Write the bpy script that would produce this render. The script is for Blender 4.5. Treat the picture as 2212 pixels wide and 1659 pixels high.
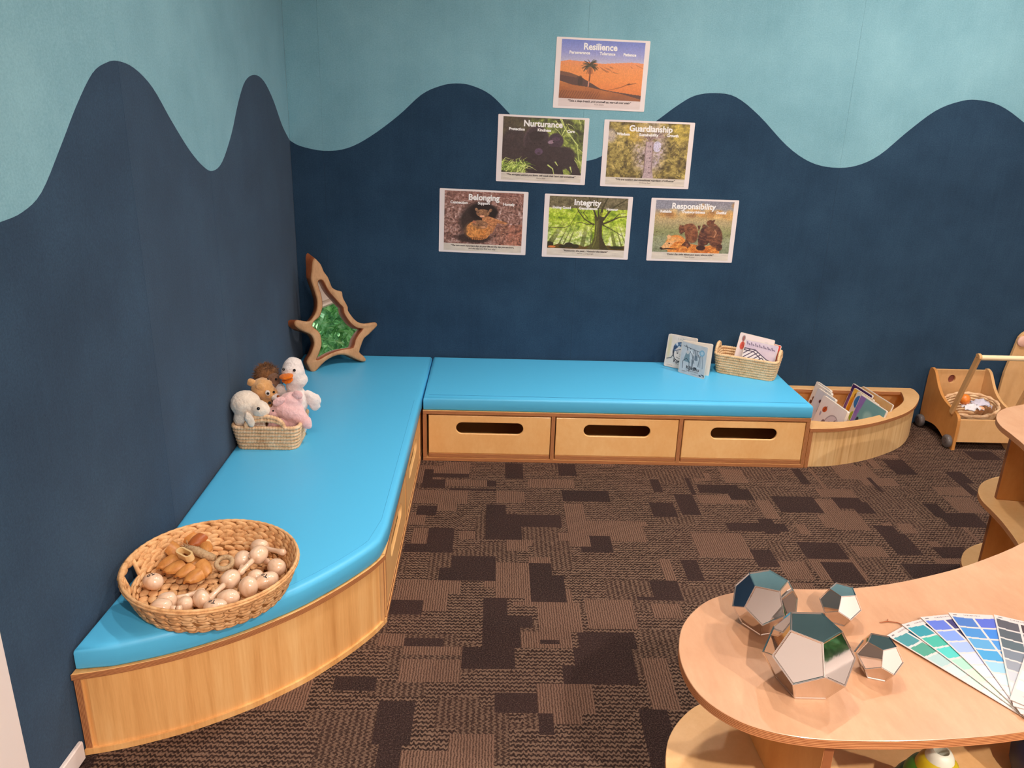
import bpy, bmesh, math, random
import numpy as np
from mathutils import Vector, Matrix
from mathutils.geometry import tessellate_polygon
for o in list(bpy.data.objects): bpy.data.objects.remove(o)
SC = bpy.context.scene; COL = SC.collection
PI = math.pi; rnd = random.Random(7)
# ------------------------------------------------ camera, world, lights, exposure
cam = bpy.data.cameras.new('camera'); cam.sensor_width = 36; cam.lens = 28.76; cam.clip_start = .02
co = bpy.data.objects.new('camera', cam); COL.objects.link(co); SC.camera = co
_r = Vector((0.99948278, -0.01488898, 0.02850436)); _u = Vector((-0.02179337, 0.33819908, 0.94082221)); _f = Vector((0.02364803, 0.9409568, -0.33769967))
co.matrix_world = Matrix((( _r.x, _u.x, -_f.x, 0.97523538), (_r.y, _u.y, -_f.y, -4.00907302), (_r.z, _u.z, -_f.z, 1.60911632), (0, 0, 0, 1)))
SC.view_settings.view_transform = 'Standard'; SC.view_settings.look = 'None'; SC.view_settings.gamma = 1
SC.view_settings.use_curve_mapping = False; SC.view_settings.exposure = -0.5
W = bpy.data.worlds.new('sky'); SC.world = W; W.use_nodes = True
W.node_tree.nodes['Background'].inputs[0].default_value = (.75, .88, 1, 1); W.node_tree.nodes['Background'].inputs[1].default_value = 5.0
sun = bpy.data.lights.new('sun', 'SUN'); sun.energy = 6; sun.angle = .02; sun.color = (1, .95, .85)
so = bpy.data.objects.new('sun', sun); COL.objects.link(so); so.location = (8, -3, 5)
so.rotation_euler = Vector((.35, .25, -.8)).to_track_quat('-Z', 'Y').to_euler()
LAMPS = [(3.25, -1.15, 44), (1.5, -1.6, 30), (2.3, -1.0, 15), (.9, -2.25, 10), (1.9, -5.0, 135), (3.4, -5.2, 165)]  # opening pair read from shadows and wall falloff; the rest are added fill
CEIL = 3.0
LCOL = (1, .91, .84); SPREAD = 2.5

# ------------------------------------------------ helpers
def lin(c):
    return tuple((v / 12.92 if v <= .04045 else ((v + .055) / 1.055) ** 2.4) for v in (x / 255 for x in c))
def tag(o, label=None, cat=None, group=None, kind=None):
    if label: o['label'] = label
    if cat: o['category'] = cat
    if group: o['group'] = group
    if kind: o['kind'] = kind
    return o
def thing(name, label, cat, loc=(0, 0, 0), rotz=0, group=None):
    o = bpy.data.objects.new(name, None); COL.objects.link(o); o.empty_display_size = .05
    o.location = loc; o.rotation_euler = (0, 0, rotz); return tag(o, label, cat, group)
class MB:
    def __init__(s): s.v = []; s.f = []; s.m = []
    def add(s, vs, fs, mi=0):
        k = len(s.v); s.v += [tuple(p) for p in vs]
        for f in fs: s.f.append(tuple(i + k for i in f)); s.m.append(mi)
    def box(s, a, b, mi=0, M=None):
        x0, y0, z0 = a; x1, y1, z1 = b
        vs = [Vector(p) for p in ((x0,y0,z0),(x1,y0,z0),(x1,y1,z0),(x0,y1,z0),(x0,y0,z1),(x1,y0,z1),(x1,y1,z1),(x0,y1,z1))]
        if M: vs = [M @ p for p in vs]
        s.add(vs, [(0,3,2,1),(4,5,6,7),(0,1,5,4),(1,2,6,5),(2,3,7,6),(3,0,4,7)], mi)
    def prism(s, out, d0, d1, axis='z', holes=(), mc=0, ms=0, M=None, ch=0):
        # outline (list of 2d points) extruded along axis from d0 to d1, with holes; ch chamfers the d1 side
        mp = {'z': lambda p, d: Vector((p[0], p[1], d)), 'x': lambda p, d: Vector((d, p[0], p[1])), 'y': lambda p, d: Vector((p[0], d, p[1]))}[axis]
        if M: g = mp; mp = lambda p, d: M @ g(p, d)
        loops = [list(out)] + [list(h) for h in holes]
        sg = 1 if d1 > d0 else -1
        tops = [inset(l, ch if i == 0 else -ch) for i, l in enumerate(loops)] if ch else loops
        for l, t in zip(loops, tops):
            n = len(l); rings = [(l, d0)] + ([(l, d1 - sg * ch)] if ch else []) + [(t, d1)]
            vs = [mp(p, d) for (r, d) in rings for p in r]
            s.add(vs, [(k*n+i, k*n+(i+1) % n, (k+1)*n+(i+1) % n, (k+1)*n+i) for k in range(len(rings)-1) for i in range(n)], ms)
        for ll, d in ((loops, d0), (tops, d1)):
            tri = tessellate_polygon([[Vector((p[0], p[1], 0)) for p in l] for l in ll])
            s.add([mp(p, d) for l in ll for p in l], tri, mc)
    def tube(s, pts, r, n=8, mi=0, closed=False, caps=True, up=None):
        pts = [Vector(p) for p in pts]; m = len(pts); rr = r if hasattr(r, '__len__') else [r] * m
        vs = []; pu = None
        for i, p in enumerate(pts):
            a = pts[(i-1) % m] if (closed or i > 0) else p; b = pts[(i+1) % m] if (closed or i < m-1) else p
            t = (b - a).normalized()
            if pu is None: pu = up and Vector(up) or (Vector((0, 0, 1)) if abs(t.z) < .9 else Vector((1, 0, 0)))
            u = (pu - t * pu.dot(t)).normalized(); pu = u; w = t.cross(u)
            for k in range(n):
                an = 2*PI*k/n; vs.append(p + (u * math.cos(an) + w * math.sin(an)) * rr[i])
        fs = [(i*n+k, i*n+(k+1) % n, ((i+1) % m)*n+(k+1) % n, ((i+1) % m)*n+k) for i in range(m if closed else m-1) for k in range(n)]
        if caps and not closed: fs += [tuple(range(n)), tuple((m-1)*n+k for k in reversed(range(n)))]
        s.add(vs, fs, mi)
    def lathe(s, prof, n=24, mi=0, M=None, sx=1, sy=1):
        vs = []
        for r, z in prof:
            for k in range(n):
                a = 2*PI*k/n; p = Vector((r*math.cos(a)*sx, r*math.sin(a)*sy, z)); vs.append(M @ p if M else p)
        m = len(prof)
        fs = [(i*n+k, i*n+(k+1) % n, (i+1)*n+(k+1) % n, (i+1)*n+k) for i in range(m-1) for k in range(n)]
        fs += [tuple(range(n)), tuple((m-1)*n+k for k in range(n))]
        s.add(vs, fs, mi)
    def ell(s, c, r, M=None, n=16, m=10, mi=0, fn=None):
        R = M or Matrix.Identity(3); vs = []
        for j in range(m+1):
            th = PI*j/m
            for k in range(n if 0 < j < m else 1):
                a = 2*PI*k/n; d = Vector((math.sin(th)*math.cos(a), math.sin(th)*math.sin(a), math.cos(th)))
                q = Vector((d.x*r[0], d.y*r[1], d.z*r[2]))
                if fn: q = fn(q, d)
                vs.append(Vector(c) + R @ q)
        fs = [(0, 1+k, 1+(k+1) % n) for k in range(n)]
        for j in range(m-2): fs += [(1+j*n+k, 1+(j+1)*n+k, 1+(j+1)*n+(k+1) % n, 1+j*n+(k+1) % n) for k in range(n)]
        e = 1+(m-1)*n; fs += [(e, 1+(m-2)*n+(k+1) % n, 1+(m-2)*n+k) for k in range(n)]
        s.add(vs, fs, mi)
    def build(s, name, mats, parent=None, smooth=False, bevel=0, bseg=2, sharp=None, loc=None):
        me = bpy.data.meshes.new(name); me.from_pydata(s.v, [], s.f)
        for m in (mats if isinstance(mats, (list, tuple)) else [mats]): me.materials.append(m)
        me.polygons.foreach_set('material_index', s.m)
        bm = bmesh.new(); bm.from_mesh(me); bmesh.ops.remove_doubles(bm, verts=bm.verts, dist=1e-6)
        bmesh.ops.recalc_face_normals(bm, faces=bm.faces)
        if bevel:
            es = [e for e in bm.edges if len(e.link_faces) == 2 and e.calc_face_angle(0) > .6]
            bmesh.ops.bevel(bm, geom=es, offset=bevel, segments=bseg, affect='EDGES', clamp_overlap=True)
        bm.to_mesh(me); bm.free()
        if smooth:
            me.polygons.foreach_set('use_smooth', [True]*len(me.polygons))
            if sharp: me.set_sharp_from_angle(angle=sharp)
        o = bpy.data.objects.new(name, me); COL.objects.link(o)
        if parent: o.parent = parent
        if loc: o.location = loc
        return o
def inset(l, d):
    n = len(l); A = sum(l[i][0]*l[(i+1) % n][1] - l[(i+1) % n][0]*l[i][1] for i in range(n)); sg = 1 if A > 0 else -1
    o = []
    for i in range(n):
        a = Vector(l[i-1]); b = Vector(l[i]); c = Vector(l[(i+1) % n])
        e1 = (b-a).normalized(); e2 = (c-b).normalized()
        n1 = Vector((-e1.y, e1.x))*sg; n2 = Vector((-e2.y, e2.x))*sg
        m = n1+n2
        if m.length < 1e-4: m = n1
        m.normalize(); k = d/max(.45, m.dot(n1)); o.append((b.x+m.x*k, b.y+m.y*k))
    return o
def catmull(P, k=6, closed=True):
    n = len(P); o = []
    for i in range(n if closed else n-1):
        p = [Vector(P[(i+j) % n]) if closed else Vector(P[min(max(i+j, 0), n-1)]) for j in (-1, 0, 1, 2)]
        for q in range(k):
            t = q/k
            o.append(tuple(.5*((2*p[1]) + (p[2]-p[0])*t + (2*p[0]-5*p[1]+4*p[2]-p[3])*t*t + (3*p[1]-p[0]-3*p[2]+p[3])*t**3)))
    if not closed: o.append(tuple(P[-1]))
    return o
def slab(mb, out, z0, z1, r=.015, seg=4, mi=0, puff=0):
    # cushion like slab: rounded upper rim, flat cap kept separate so it shades flat
    rings = [(inset(out, .004), z0), (out, z0+.006), (out, z1-r)]
    for i in range(1, seg+1):
        a = PI/2*i/seg; rings.append((inset(out, r*(1-math.cos(a))), z1-r+r*math.sin(a)))
    rings.append((inset(out, r+.006), z1+puff*.5)); rings.append((inset(out, r+.014), z1+puff))
    n = len(out); vs = [(p[0], p[1], z) for l, z in rings for p in l]
    mb.add(vs, [(k*n+i, k*n+(i+1) % n, (k+1)*n+(i+1) % n, (k+1)*n+i) for k in range(len(rings)-1) for i in range(n)], mi)
    for l, z in (rings[0], rings[-1]):
        mb.add([(p[0], p[1], z) for p in l], tessellate_polygon([[Vector((p[0], p[1], 0)) for p in l]]), mi)
def rrect(x0, y0, x1, y1, r, k=5):
    o = []
    for cx, cy, a0 in ((x1-r, y0+r, -90), (x1-r, y1-r, 0), (x0+r, y1-r, 90), (x0+r, y0+r, 180)):
        for i in range(k+1):
            a = math.radians(a0+90*i/k); o.append((cx+r*math.cos(a), cy+r*math.sin(a)))
    return o
def rotz(a): return Matrix.Rotation(a, 4, 'Z')
def T(x, y, z): return Matrix.Translation((x, y, z))
def copy_tree(o, parent=None):
    c = o.copy(); COL.objects.link(c)
    if parent: c.parent = parent
    for ch in list(o.children): copy_tree(ch, c)
    return c

# ------------------------------------------------ materials
def mat(name, col=(1, 1, 1), rough=.6, metal=0, spec=.5, **kw):
    m = bpy.data.materials.new(name); m.use_nodes = True; b = m.node_tree.nodes['Principled BSDF']
    b.inputs['Base Color'].default_value = (*lin(col), 1); b.inputs['Roughness'].default_value = rough
    b.inputs['Metallic'].default_value = metal; b.inputs['Specular IOR Level'].default_value = spec
    for k, v in kw.items(): b.inputs[k.replace('_', ' ')].default_value = v
    return m
class NT:
    def __init__(s, m): s.t = m.node_tree; s.b = s.t.nodes['Principled BSDF']; s.l = s.t.links
    def n(s, ty, **kw):
        x = s.t.nodes.new('ShaderNode'+ty)
        for k, v in kw.items():
            if hasattr(x, k) and not k[0].isupper(): setattr(x, k, v)
            else: x.inputs[k.replace('_', ' ')].default_value = v
        return x
    def coord(s, scale=(1, 1, 1), kind='Object'):
        c = s.n('TexCoord'); m = s.n('Mapping'); m.inputs['Scale'].default_value = scale; s.l.new(c.outputs[kind], m.inputs[0]); return m.outputs[0]
    def noise(s, co, sc, det=3, rough=.55, dist=0):
        x = s.n('TexNoise'); x.inputs['Scale'].default_value = sc; x.inputs['Detail'].default_value = det; x.inputs['Roughness'].default_value = rough; x.inputs['Distortion'].default_value = dist
        s.l.new(co, x.inputs['Vector']); return x.outputs['Fac']
    def ramp(s, fac, stops):
        x = s.n('ValToRGB'); e = x.color_ramp.elements
        while len(e) < len(stops): e.new(.5)
        for i, (p, c) in enumerate(stops): e[i].position = p; e[i].color = (*lin(c), 1)
        s.l.new(fac, x.inputs[0]); return x.outputs[0]
    def fr(s, fac, a, b, lo=0, hi=1):
        x = s.n('MapRange'); x.inputs[1].default_value = a; x.inputs[2].default_value = b; x.inputs[3].default_value = lo; x.inputs[4].default_value = hi
        s.l.new(fac, x.inputs[0]); return x.outputs[0]
    def mix(s, f, a, b, mode='MIX'):
        x = s.n('Mix', data_type='RGBA', blend_type=mode)
        for i, v in ((0, f), (6, a), (7, b)):
            if hasattr(v, 'is_output'): s.l.new(v, x.inputs[i])
            else: x.inputs[i].default_value = v if i == 0 else (*lin(v), 1)
        return x.outputs[2]
    def math(s, op, a, b=0):
        x = s.n('Math', operation=op)
        for i, v in ((0, a), (1, b)):
            if hasattr(v, 'is_output'): s.l.new(v, x.inputs[i])
            else: x.inputs[i].default_value = v
        return x.outputs[0]
    def bump(s, h, st=.3, d=.002):
        x = s.n('Bump'); x.inputs['Strength'].default_value = st; x.inputs['Distance'].default_value = d; s.l.new(h, x.inputs['Height']); s.l.new(x.outputs[0], s.b.inputs['Normal'])
    def col(s, c): s.l.new(c, s.b.inputs['Base Color'])
def felt(name, a, b, c):
    m = mat(name, a, .95, spec=.15); t = NT(m); co = t.coord()
    n1 = t.noise(co, 170, 4, .8); n2 = t.noise(co, 3.0, 4, .6); st = t.noise(t.coord((26, 26, 1.2)), 2, 3)
    base = t.ramp(t.math('ADD', t.math('MULTIPLY', n1, .55), t.math('MULTIPLY', n2, .45)), [(.30, c), (.5, a), (.7, b)])
    t.col(t.mix(t.fr(st, .45, .75, 0, .12), base, b)); t.b.inputs['Sheen Weight'].default_value = .12
    t.bump(n1, .5, .0015); return m
M = {}
M['teal'] = felt('felt_teal', (130, 180, 194), (148, 198, 210), (110, 160, 174))
M['navy'] = felt('felt_navy', (40, 66, 90), (53, 83, 108), (28, 50, 72))
m = M['vinyl'] = mat('blue_vinyl', (88, 192, 238), .42, spec=.45); t = NT(m); co = t.coord()
t.bump(t.math('ADD', t.noise(co, 500, 2), t.math('MULTIPLY', t.noise(co, 6, 2), 6)), .12, .001)
M['thread'] = mat('blue_thread', (66, 158, 204), .7)
def wood(name, a, b, c, grain=(1, 1, 1), rough=.42, sc=9, streak=.5, coat=0):
    m = mat(name, a, rough, spec=.4); t = NT(m); co = t.coord(grain)
    n1 = t.noise(co, sc, 6, .62, .6); n2 = t.noise(t.coord(), 2.2, 3, .5, .8); n3 = t.noise(co, sc*9, 4, .7)
    f = t.math('ADD', t.math('MULTIPLY', n1, streak), t.math('ADD', t.math('MULTIPLY', n2, .8-streak), t.math('MULTIPLY', n3, .2)))
    t.col(t.ramp(f, [(.33, c), (.5, a), (.66, b)])); t.bump(n3, .08, .0006)
    t.b.inputs['Coat Weight'].default_value = coat; t.b.inputs['Coat Roughness'].default_value = .18
    return m
M['drawer'] = wood('drawer_birch', (240, 186, 120), (248, 202, 138), (230, 168, 100), (1, 1, .6), .36, 7, .35, .2)
M['top'] = wood('pale_birch', (194, 146, 110), (208, 164, 128), (178, 128, 92), (1, .35, 1), .34, 6, .35, .25)
M['pale'] = wood('beech_board', (222, 174, 118), (232, 188, 134), (210, 158, 100), (1, 1, .5), .42, 8, .4)
M['amber_shade'] = wood('amber_shade_board', (206, 142, 76), (218, 158, 92), (190, 124, 60), (1, 1, .35), .4, 8, .45)  # board tone darkened to carry shade on cart's left side and shelf dividers
M['bent'] = wood('bent_veneer', (240, 198, 138), (250, 216, 162), (206, 152, 92), (7, 7, .22), .45, 5, .62)
M['bent2'] = wood('bent_veneer_orange', (230, 174, 108), (242, 196, 132), (206, 146, 82), (6, 6, .3), .45, 4, .6)
def plyedge(name, ax):
    m = mat(name, (190, 120, 70), .6); t = NT(m); s = [0.0]*3; s[ax] = 1
    w = t.n('TexWave', wave_type='BANDS', bands_direction='XYZ'[ax]); w.inputs['Scale'].default_value = 95; w.inputs['Distortion'].default_value = .8; w.inputs['Detail'].default_value = 2; w.inputs['Detail Scale'].default_value = .4
    t.l.new(t.coord(), w.inputs['Vector']); n = t.noise(t.coord(tuple(8 if i == ax else .6 for i in range(3))), 30, 3)
    t.col(t.ramp(t.math('ADD', t.math('MULTIPLY', w.outputs['Fac'], .6), t.math('MULTIPLY', n, .4)), [(.2, (134, 78, 40)), (.5, (176, 110, 64)), (.8, (204, 144, 94))])); return m  # layer browns lowered to carry shade on the shelf's front edge
M['ex'] = plyedge('ply_edge_x', 0); M['ey'] = plyedge('ply_edge_y', 1); M['ez'] = plyedge('ply_edge_z', 2)
M['white'] = mat('white_paint', (240, 228, 222), .5)
M['plaster'] = mat('pale_wall', (226, 214, 208), .85)
M['ceil'] = mat('ceiling_white', (228, 220, 216), .9)
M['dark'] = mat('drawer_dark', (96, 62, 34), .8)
M['chrome'] = mat('chrome', (225, 220, 216), .035, 1.0); t = NT(M['chrome']); t.bump(t.noise(t.coord(), 60, 2), .03, .0006)
M['mirror'] = mat('mirror_glass', (240, 244, 240), .0, 1.0)
M['paper'] = mat('laminated_paper', (238, 228, 226), .3, spec=.5)
M['ink'] = mat('ink', (50, 44, 48), .5); M['wink'] = mat('white_print', (250, 248, 246), .4); M['bink'] = mat('brown_ink', (110, 90, 80), .5)
M['board'] = mat('board_pages', (232, 220, 206), .55)
def straw(name, a, b, c, sc=60):
    m = mat(name, a, .75, spec=.25); t = NT(m); co = t.coord(); n1 = t.noise(co, sc, 4, .7); n2 = t.noise(co, 14, 2)
    t.col(t.ramp(t.math('ADD', t.math('MULTIPLY', n1, .6), t.math('MULTIPLY', n2, .4)), [(.32, c), (.5, a), (.68, b)])); t.bump(n1, .5, .002); return m
M['hyacinth'] = straw('water_hyacinth', (228, 176, 122), (242, 202, 152), (174, 118, 70), 45)
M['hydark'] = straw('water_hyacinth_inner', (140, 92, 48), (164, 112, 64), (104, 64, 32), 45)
M['seagrass'] = straw('seagrass', (232, 190, 146), (246, 214, 176), (184, 136, 94), 60)
M['seagrass2'] = straw('seagrass_pale', (232, 196, 150), (244, 214, 174), (204, 158, 112), 60)
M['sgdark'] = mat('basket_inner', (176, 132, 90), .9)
M['rope'] = straw('fibre_rope', (188, 156, 118), (210, 182, 146), (140, 104, 70), 160)
m = M['maraca'] = mat('turned_wood', (234, 196, 164), .16, spec=.5); t = NT(m); t.col(t.ramp(t.noise(t.coord((1, 1, .3)), 60, 4), [(.35, (228, 186, 150)), (.6, (242, 208, 178))])); t.b.inputs['Coat Weight'].default_value = .4; t.b.inputs['Coat Roughness'].default_value = .12
M['pod'] = wood('seed_pod_wood', (206, 140, 74), (222, 164, 98), (178, 108, 50), (2, 1, 1), .42, 30, .5)
M['podred'] = wood('seed_pod_dark', (170, 92, 44), (190, 110, 60), (150, 78, 36), (2, 1, 1), .42, 30, .5)
M['podrim'] = mat('pale_pod_rim', (236, 200, 142), .4)
m = M['root'] = wood('root_wood', (196, 148, 104), (214, 170, 126), (158, 110, 70), (1.5, 1.5, .5), .5, 10, .5)
M['bark'] = wood('root_bark', (150, 80, 42), (178, 106, 60), (110, 56, 30), (1, 1, .3), .7, 14, .6)
def plush(name, a, b, sh=.5):
    m = mat(name, a, 1.0, spec=.1); t = NT(m); n = t.noise(t.coord(), 130, 4, .75); n2 = t.noise(t.coord(), 22, 3)
    t.col(t.mix(t.fr(t.math('ADD', t.math('MULTIPLY', n, .6), t.math('MULTIPLY', n2, .4)), .35, .65), b, a)); t.bump(t.math('ADD', n, n2), 1.0, .004)
    t.b.inputs['Sheen Weight'].default_value = sh; t.b.inputs['Sheen Roughness'].default_value = .5; return m
M['pwhite'] = plush('plush_white', (250, 240, 234), (234, 220, 212)); M['pcream'] = plush('plush_cream', (250, 236, 218), (234, 214, 192)); M['ppink'] = plush('plush_pink', (250, 208, 204), (240, 186, 184))
M['ptan'] = plush('plush_tan', (238, 186, 126), (216, 158, 96)); M['pbrown'] = plush('plush_brown', (150, 104, 66), (92, 58, 32), .2); M['ptaupe'] = plush('plush_taupe', (140, 106, 84), (118, 84, 64), .2)
M['orange'] = plush('orange_felt', (240, 130, 36), (224, 110, 24), .2); M['black'] = mat('black_bead', (18, 14, 14), .15); M['greynose'] = mat('grey_nose', (96, 82, 80), .7)
M['wheel'] = mat('clear_grey_wheel', (120, 112, 110), .2, Transmission_Weight=.35); M['orangeball'] = mat('orange_paint', (232, 130, 46), .35); M['cloth'] = mat('white_cloth', (232, 226, 228), .9)
M['cream'] = mat('cream_wood', (246, 222, 180), .4)
for n, c in (('sg0', (196, 194, 176)), ('sg1', (176, 152, 24)), ('sg2', (62, 112, 28)), ('sg3', (24, 72, 28)), ('sg4', (18, 58, 30)), ('sg5', (12, 34, 22)), ('sblue', (18, 24, 60))): M[n] = mat('stain_'+n, c, .45)  # bowl stains darkened, carrying the shade under the shelf top
m = M['lamp'] = mat('lamp_glow'); m.node_tree.nodes['Principled BSDF'].inputs['Emission Color'].default_value = (1, .9, .78, 1); m.node_tree.nodes['Principled BSDF'].inputs['Emission Strength'].default_value = 12
m = M['leafm'] = mat('garden_leaf', (120, 190, 60), .5, Transmission_Weight=0); t = NT(m); t.col(t.ramp(t.noise(t.coord(), 9, 2), [(.35, (66, 124, 70)), (.5, (128, 184, 120)), (.65, (196, 226, 176))]))
m = M['glass'] = mat('window_glass', (255, 255, 255), 0); m.node_tree.nodes['Principled BSDF'].inputs['Transmission Weight'].default_value = 1; m.node_tree.nodes['Principled BSDF'].inputs['IOR'].default_value = 1.0
m = M['attr'] = mat('printed_colours', rough=.28); t = NT(m); a = t.n('Attribute', attribute_name='Col'); t.col(a.outputs['Color'])
# carpet
def carpet(name, kind):
    m = mat(name, rough=1.0, spec=.05); t = NT(m); co = t.coord()
    sp = t.noise(co, 230, 3, .9); wv = t.noise(co, 75, 3); lo = t.noise(co, 3, 2)
    sep = t.n('SeparateXYZ'); t.l.new(co, sep.inputs[0]); x, y = sep.outputs[0], sep.outputs[1]
    A, B, D = (112, 84, 70), (58, 44, 40), (44, 33, 31)
    if kind == 'dark': c = t.ramp(sp, [(.35, (33, 25, 24)), (.52, (50, 38, 36)), (.64, (92, 74, 66))]); h = sp
    elif kind == 'light':
        l = t.math('SINE', t.math('ADD', t.math('MULTIPLY', x, 2*PI/.008), t.math('MULTIPLY', wv, 8)))
        f = t.math('ADD', t.math('MULTIPLY', l, .16), sp); c = t.ramp(f, [(.28, (62, 46, 38)), (.5, (106, 80, 66)), (.68, (128, 100, 84))]); h = f
    else:
        u, v, per = (y, x, .016) if kind == 'hrib' else (x, y, .0165)
        w2 = t.math('MULTIPLY', t.math('SINE', t.math('MULTIPLY', v, 2*PI/.013)), 1.1)
        l = t.math('SINE', t.math('ADD', t.math('ADD', t.math('MULTIPLY', u, 2*PI/per), w2), t.math('MULTIPLY', wv, 9)))
        f = t.math('ADD', t.math('MULTIPLY', l, .2 if kind == 'hrib' else .12), sp)
        c = t.ramp(f, [(.34, (42, 32, 29)), (.5, (80, 61, 51)), (.66, (120, 96, 80))]); h = f
    t.col(t.mix(t.fr(lo, .35, .65, 0, .12), c, (90, 62, 56))); t.bump(h, .6, .003); return m
CARP = [carpet('carpet_dark', 'dark'), carpet('carpet_brown', 'light'), carpet('carpet_ribbed_across', 'hrib'), carpet('carpet_ribbed_along', 'vrib')]

STAR_A= (0.116, -0.291, 0.315)
STAR_OUT= [(0.0926, 0.5335), (0.1072, 0.5195), (0.1208, 0.4991), (0.1292, 0.4663), (0.1454, 0.439), (0.1538, 0.4059), (0.1608, 0.3844), (0.1827, 0.3704), (0.2057, 0.3614), (0.2061, 0.3417), (0.2099, 0.3217), (0.2251, 0.2838), (0.2225, 0.2677), (0.2388, 0.236), (0.2627, 0.2064), (0.2965, 0.1933), (0.3327, 0.1926), (0.3582, 0.1919), (0.3668, 0.176), (0.3498, 0.1614), (0.313, 0.1362), (0.2851, 0.12), (0.2659, 0.0893), (0.2502, 0.0582), (0.2653, 0.0391), (0.2782, 0.0203), (0.2748, 0.0074), (0.2536, 0.0107), (0.2206, 0.0293), (0.1917, 0.0484), (0.1547, 0.0594), (0.1124, 0.056), (0.0686, 0.0399), (0.0379, 0.0187), (0.011, -0.0017), (-0.0084, 0.0034), (-0.0179, 0.0277), (-0.0237, 0.0545), (0.0009, 0.0829), (0.019, 0.1125), (0.0283, 0.137), (0.0215, 0.1703), (0.0039, 0.1856), (-0.0266, 0.2026), (-0.0494, 0.2248), (-0.0528, 0.2443), (-0.038, 0.2551), (-0.0067, 0.2447), (0.0194, 0.2413), (0.0421, 0.2577), (0.0636, 0.2871), (0.0739, 0.3309), (0.07, 0.3698), (0.0628, 0.409), (0.0599, 0.4411), (0.0704, 0.4783), (0.0797, 0.5156)]
STAR_IN= [(0.1013, 0.4274), (0.1155, 0.4227), (0.1249, 0.396), (0.1401, 0.3621), (0.1655, 0.3268), (0.1853, 0.2984), (0.197, 0.2839), (0.1964, 0.2578), (0.212, 0.2229), (0.2322, 0.1938), (0.2576, 0.1739), (0.2817, 0.1673), (0.261, 0.1501), (0.2349, 0.1205), (0.2189, 0.0862), (0.1798, 0.0854), (0.1305, 0.0828), (0.0803, 0.0708), (0.044, 0.0568), (0.027, 0.0562), (0.0404, 0.0769), (0.0597, 0.113), (0.066, 0.1446), (0.0631, 0.1774), (0.0463, 0.1991), (0.0303, 0.2174), (0.0457, 0.2379), (0.0718, 0.2539), (0.0901, 0.2839), (0.0985, 0.3152), (0.0988, 0.3602), (0.0919, 0.3931), (0.0912, 0.4188)]
DARK= [(0.67, -0.78, 0.73, -0.69), (0.67, -0.86, 0.78, -0.78), (0.73, -0.76, 0.87, -0.73), (1.03, -0.75, 1.12, -0.61), (1.29, -0.73, 1.36, -0.61), (0.97, -0.85, 1.0, -0.78), (0.79, -0.88, 1.0, -0.87), (1.29, -0.96, 1.48, -0.86), (0.67, -1.1, 0.76, -1.02), (0.97, -1.11, 1.05, -0.99), (1.05, -1.19, 1.26, -1.08), (0.97, -1.28, 1.1, -1.11), (0.74, -1.27, 0.84, -1.21), (0.74, -1.32, 0.84, -1.27), (0.66, -1.38, 0.84, -1.33), (0.84, -1.47, 1.01, -1.39), (0.79, -1.55, 1.0, -1.47), (1.35, -1.31, 1.44, -1.25), (1.31, -1.37, 1.43, -1.31), (1.13, -1.52, 1.2, -1.44), (1.13, -1.67, 1.24, -1.52), (0.96, -1.79, 1.05, -1.66), (1.05, -1.82, 1.12, -1.75), (0.65, -1.77, 0.75, -1.69), (0.96, -1.82, 1.05, -1.66), (1.05, -1.82, 1.12, -1.75), (0.96, -1.92, 1.09, -1.82), (0.73, -1.91, 0.83, -1.87), (0.9, -2.02, 1.06, -1.91), (1.26, -1.91, 1.44, -1.83), (1.25, -1.99, 1.42, -1.92), (1.21, -2.07, 1.42, -1.99), (1.47, -1.66, 1.64, -1.63), (1.01, -2.2, 1.12, -2.11), (1.12, -2.29, 1.17, -2.21), (0.68, -2.26, 0.78, -2.17), (0.69, -2.33, 0.78, -2.26), (0.7, -2.4, 0.75, -2.33), (1.4, -2.39, 1.49, -2.18), (1.16, -1.67, 1.25, -1.64), (1.14, -1.9, 1.2, -1.89), (1.83, -0.87, 1.85, -0.72), (1.87, -0.86, 2.07, -0.78), (1.77, -1.06, 1.84, -0.87), (1.64, -1.07, 1.74, -0.95), (1.68, -0.86, 1.73, -0.74), (2.35, -0.76, 2.41, -0.6), (2.01, -0.92, 2.11, -0.82), (2.18, -1.02, 2.35, -0.87), (2.45, -0.98, 2.57, -0.87), (2.5, -1.02, 2.58, -0.91), (2.83, -0.63, 2.94, -0.49), (3.07, -0.72, 3.16, -0.61), (3.09, -0.85, 3.13, -0.71), (2.82, -1.05, 2.88, -0.93), (2.84, -1.12, 3.0, -1.0), (1.91, -1.19, 2.15, -1.12), (2.06, -1.21, 2.13, -1.09), (2.17, -1.38, 2.33, -1.26), (2.52, -1.2, 2.59, -1.11), (2.52, -1.34, 2.62, -1.19), (2.67, -0.81, 2.69, -0.69), (1.95, -1.43, 2.04, -1.33), (1.67, -1.54, 1.74, -1.4), (1.54, -1.66, 1.64, -1.54), (2.51, -1.5, 2.75, -1.39), (2.19, -1.54, 2.33, -1.4), (2.68, -1.36, 2.81, -1.29), (3.3, -0.46, 3.44, -0.37)]
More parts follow.
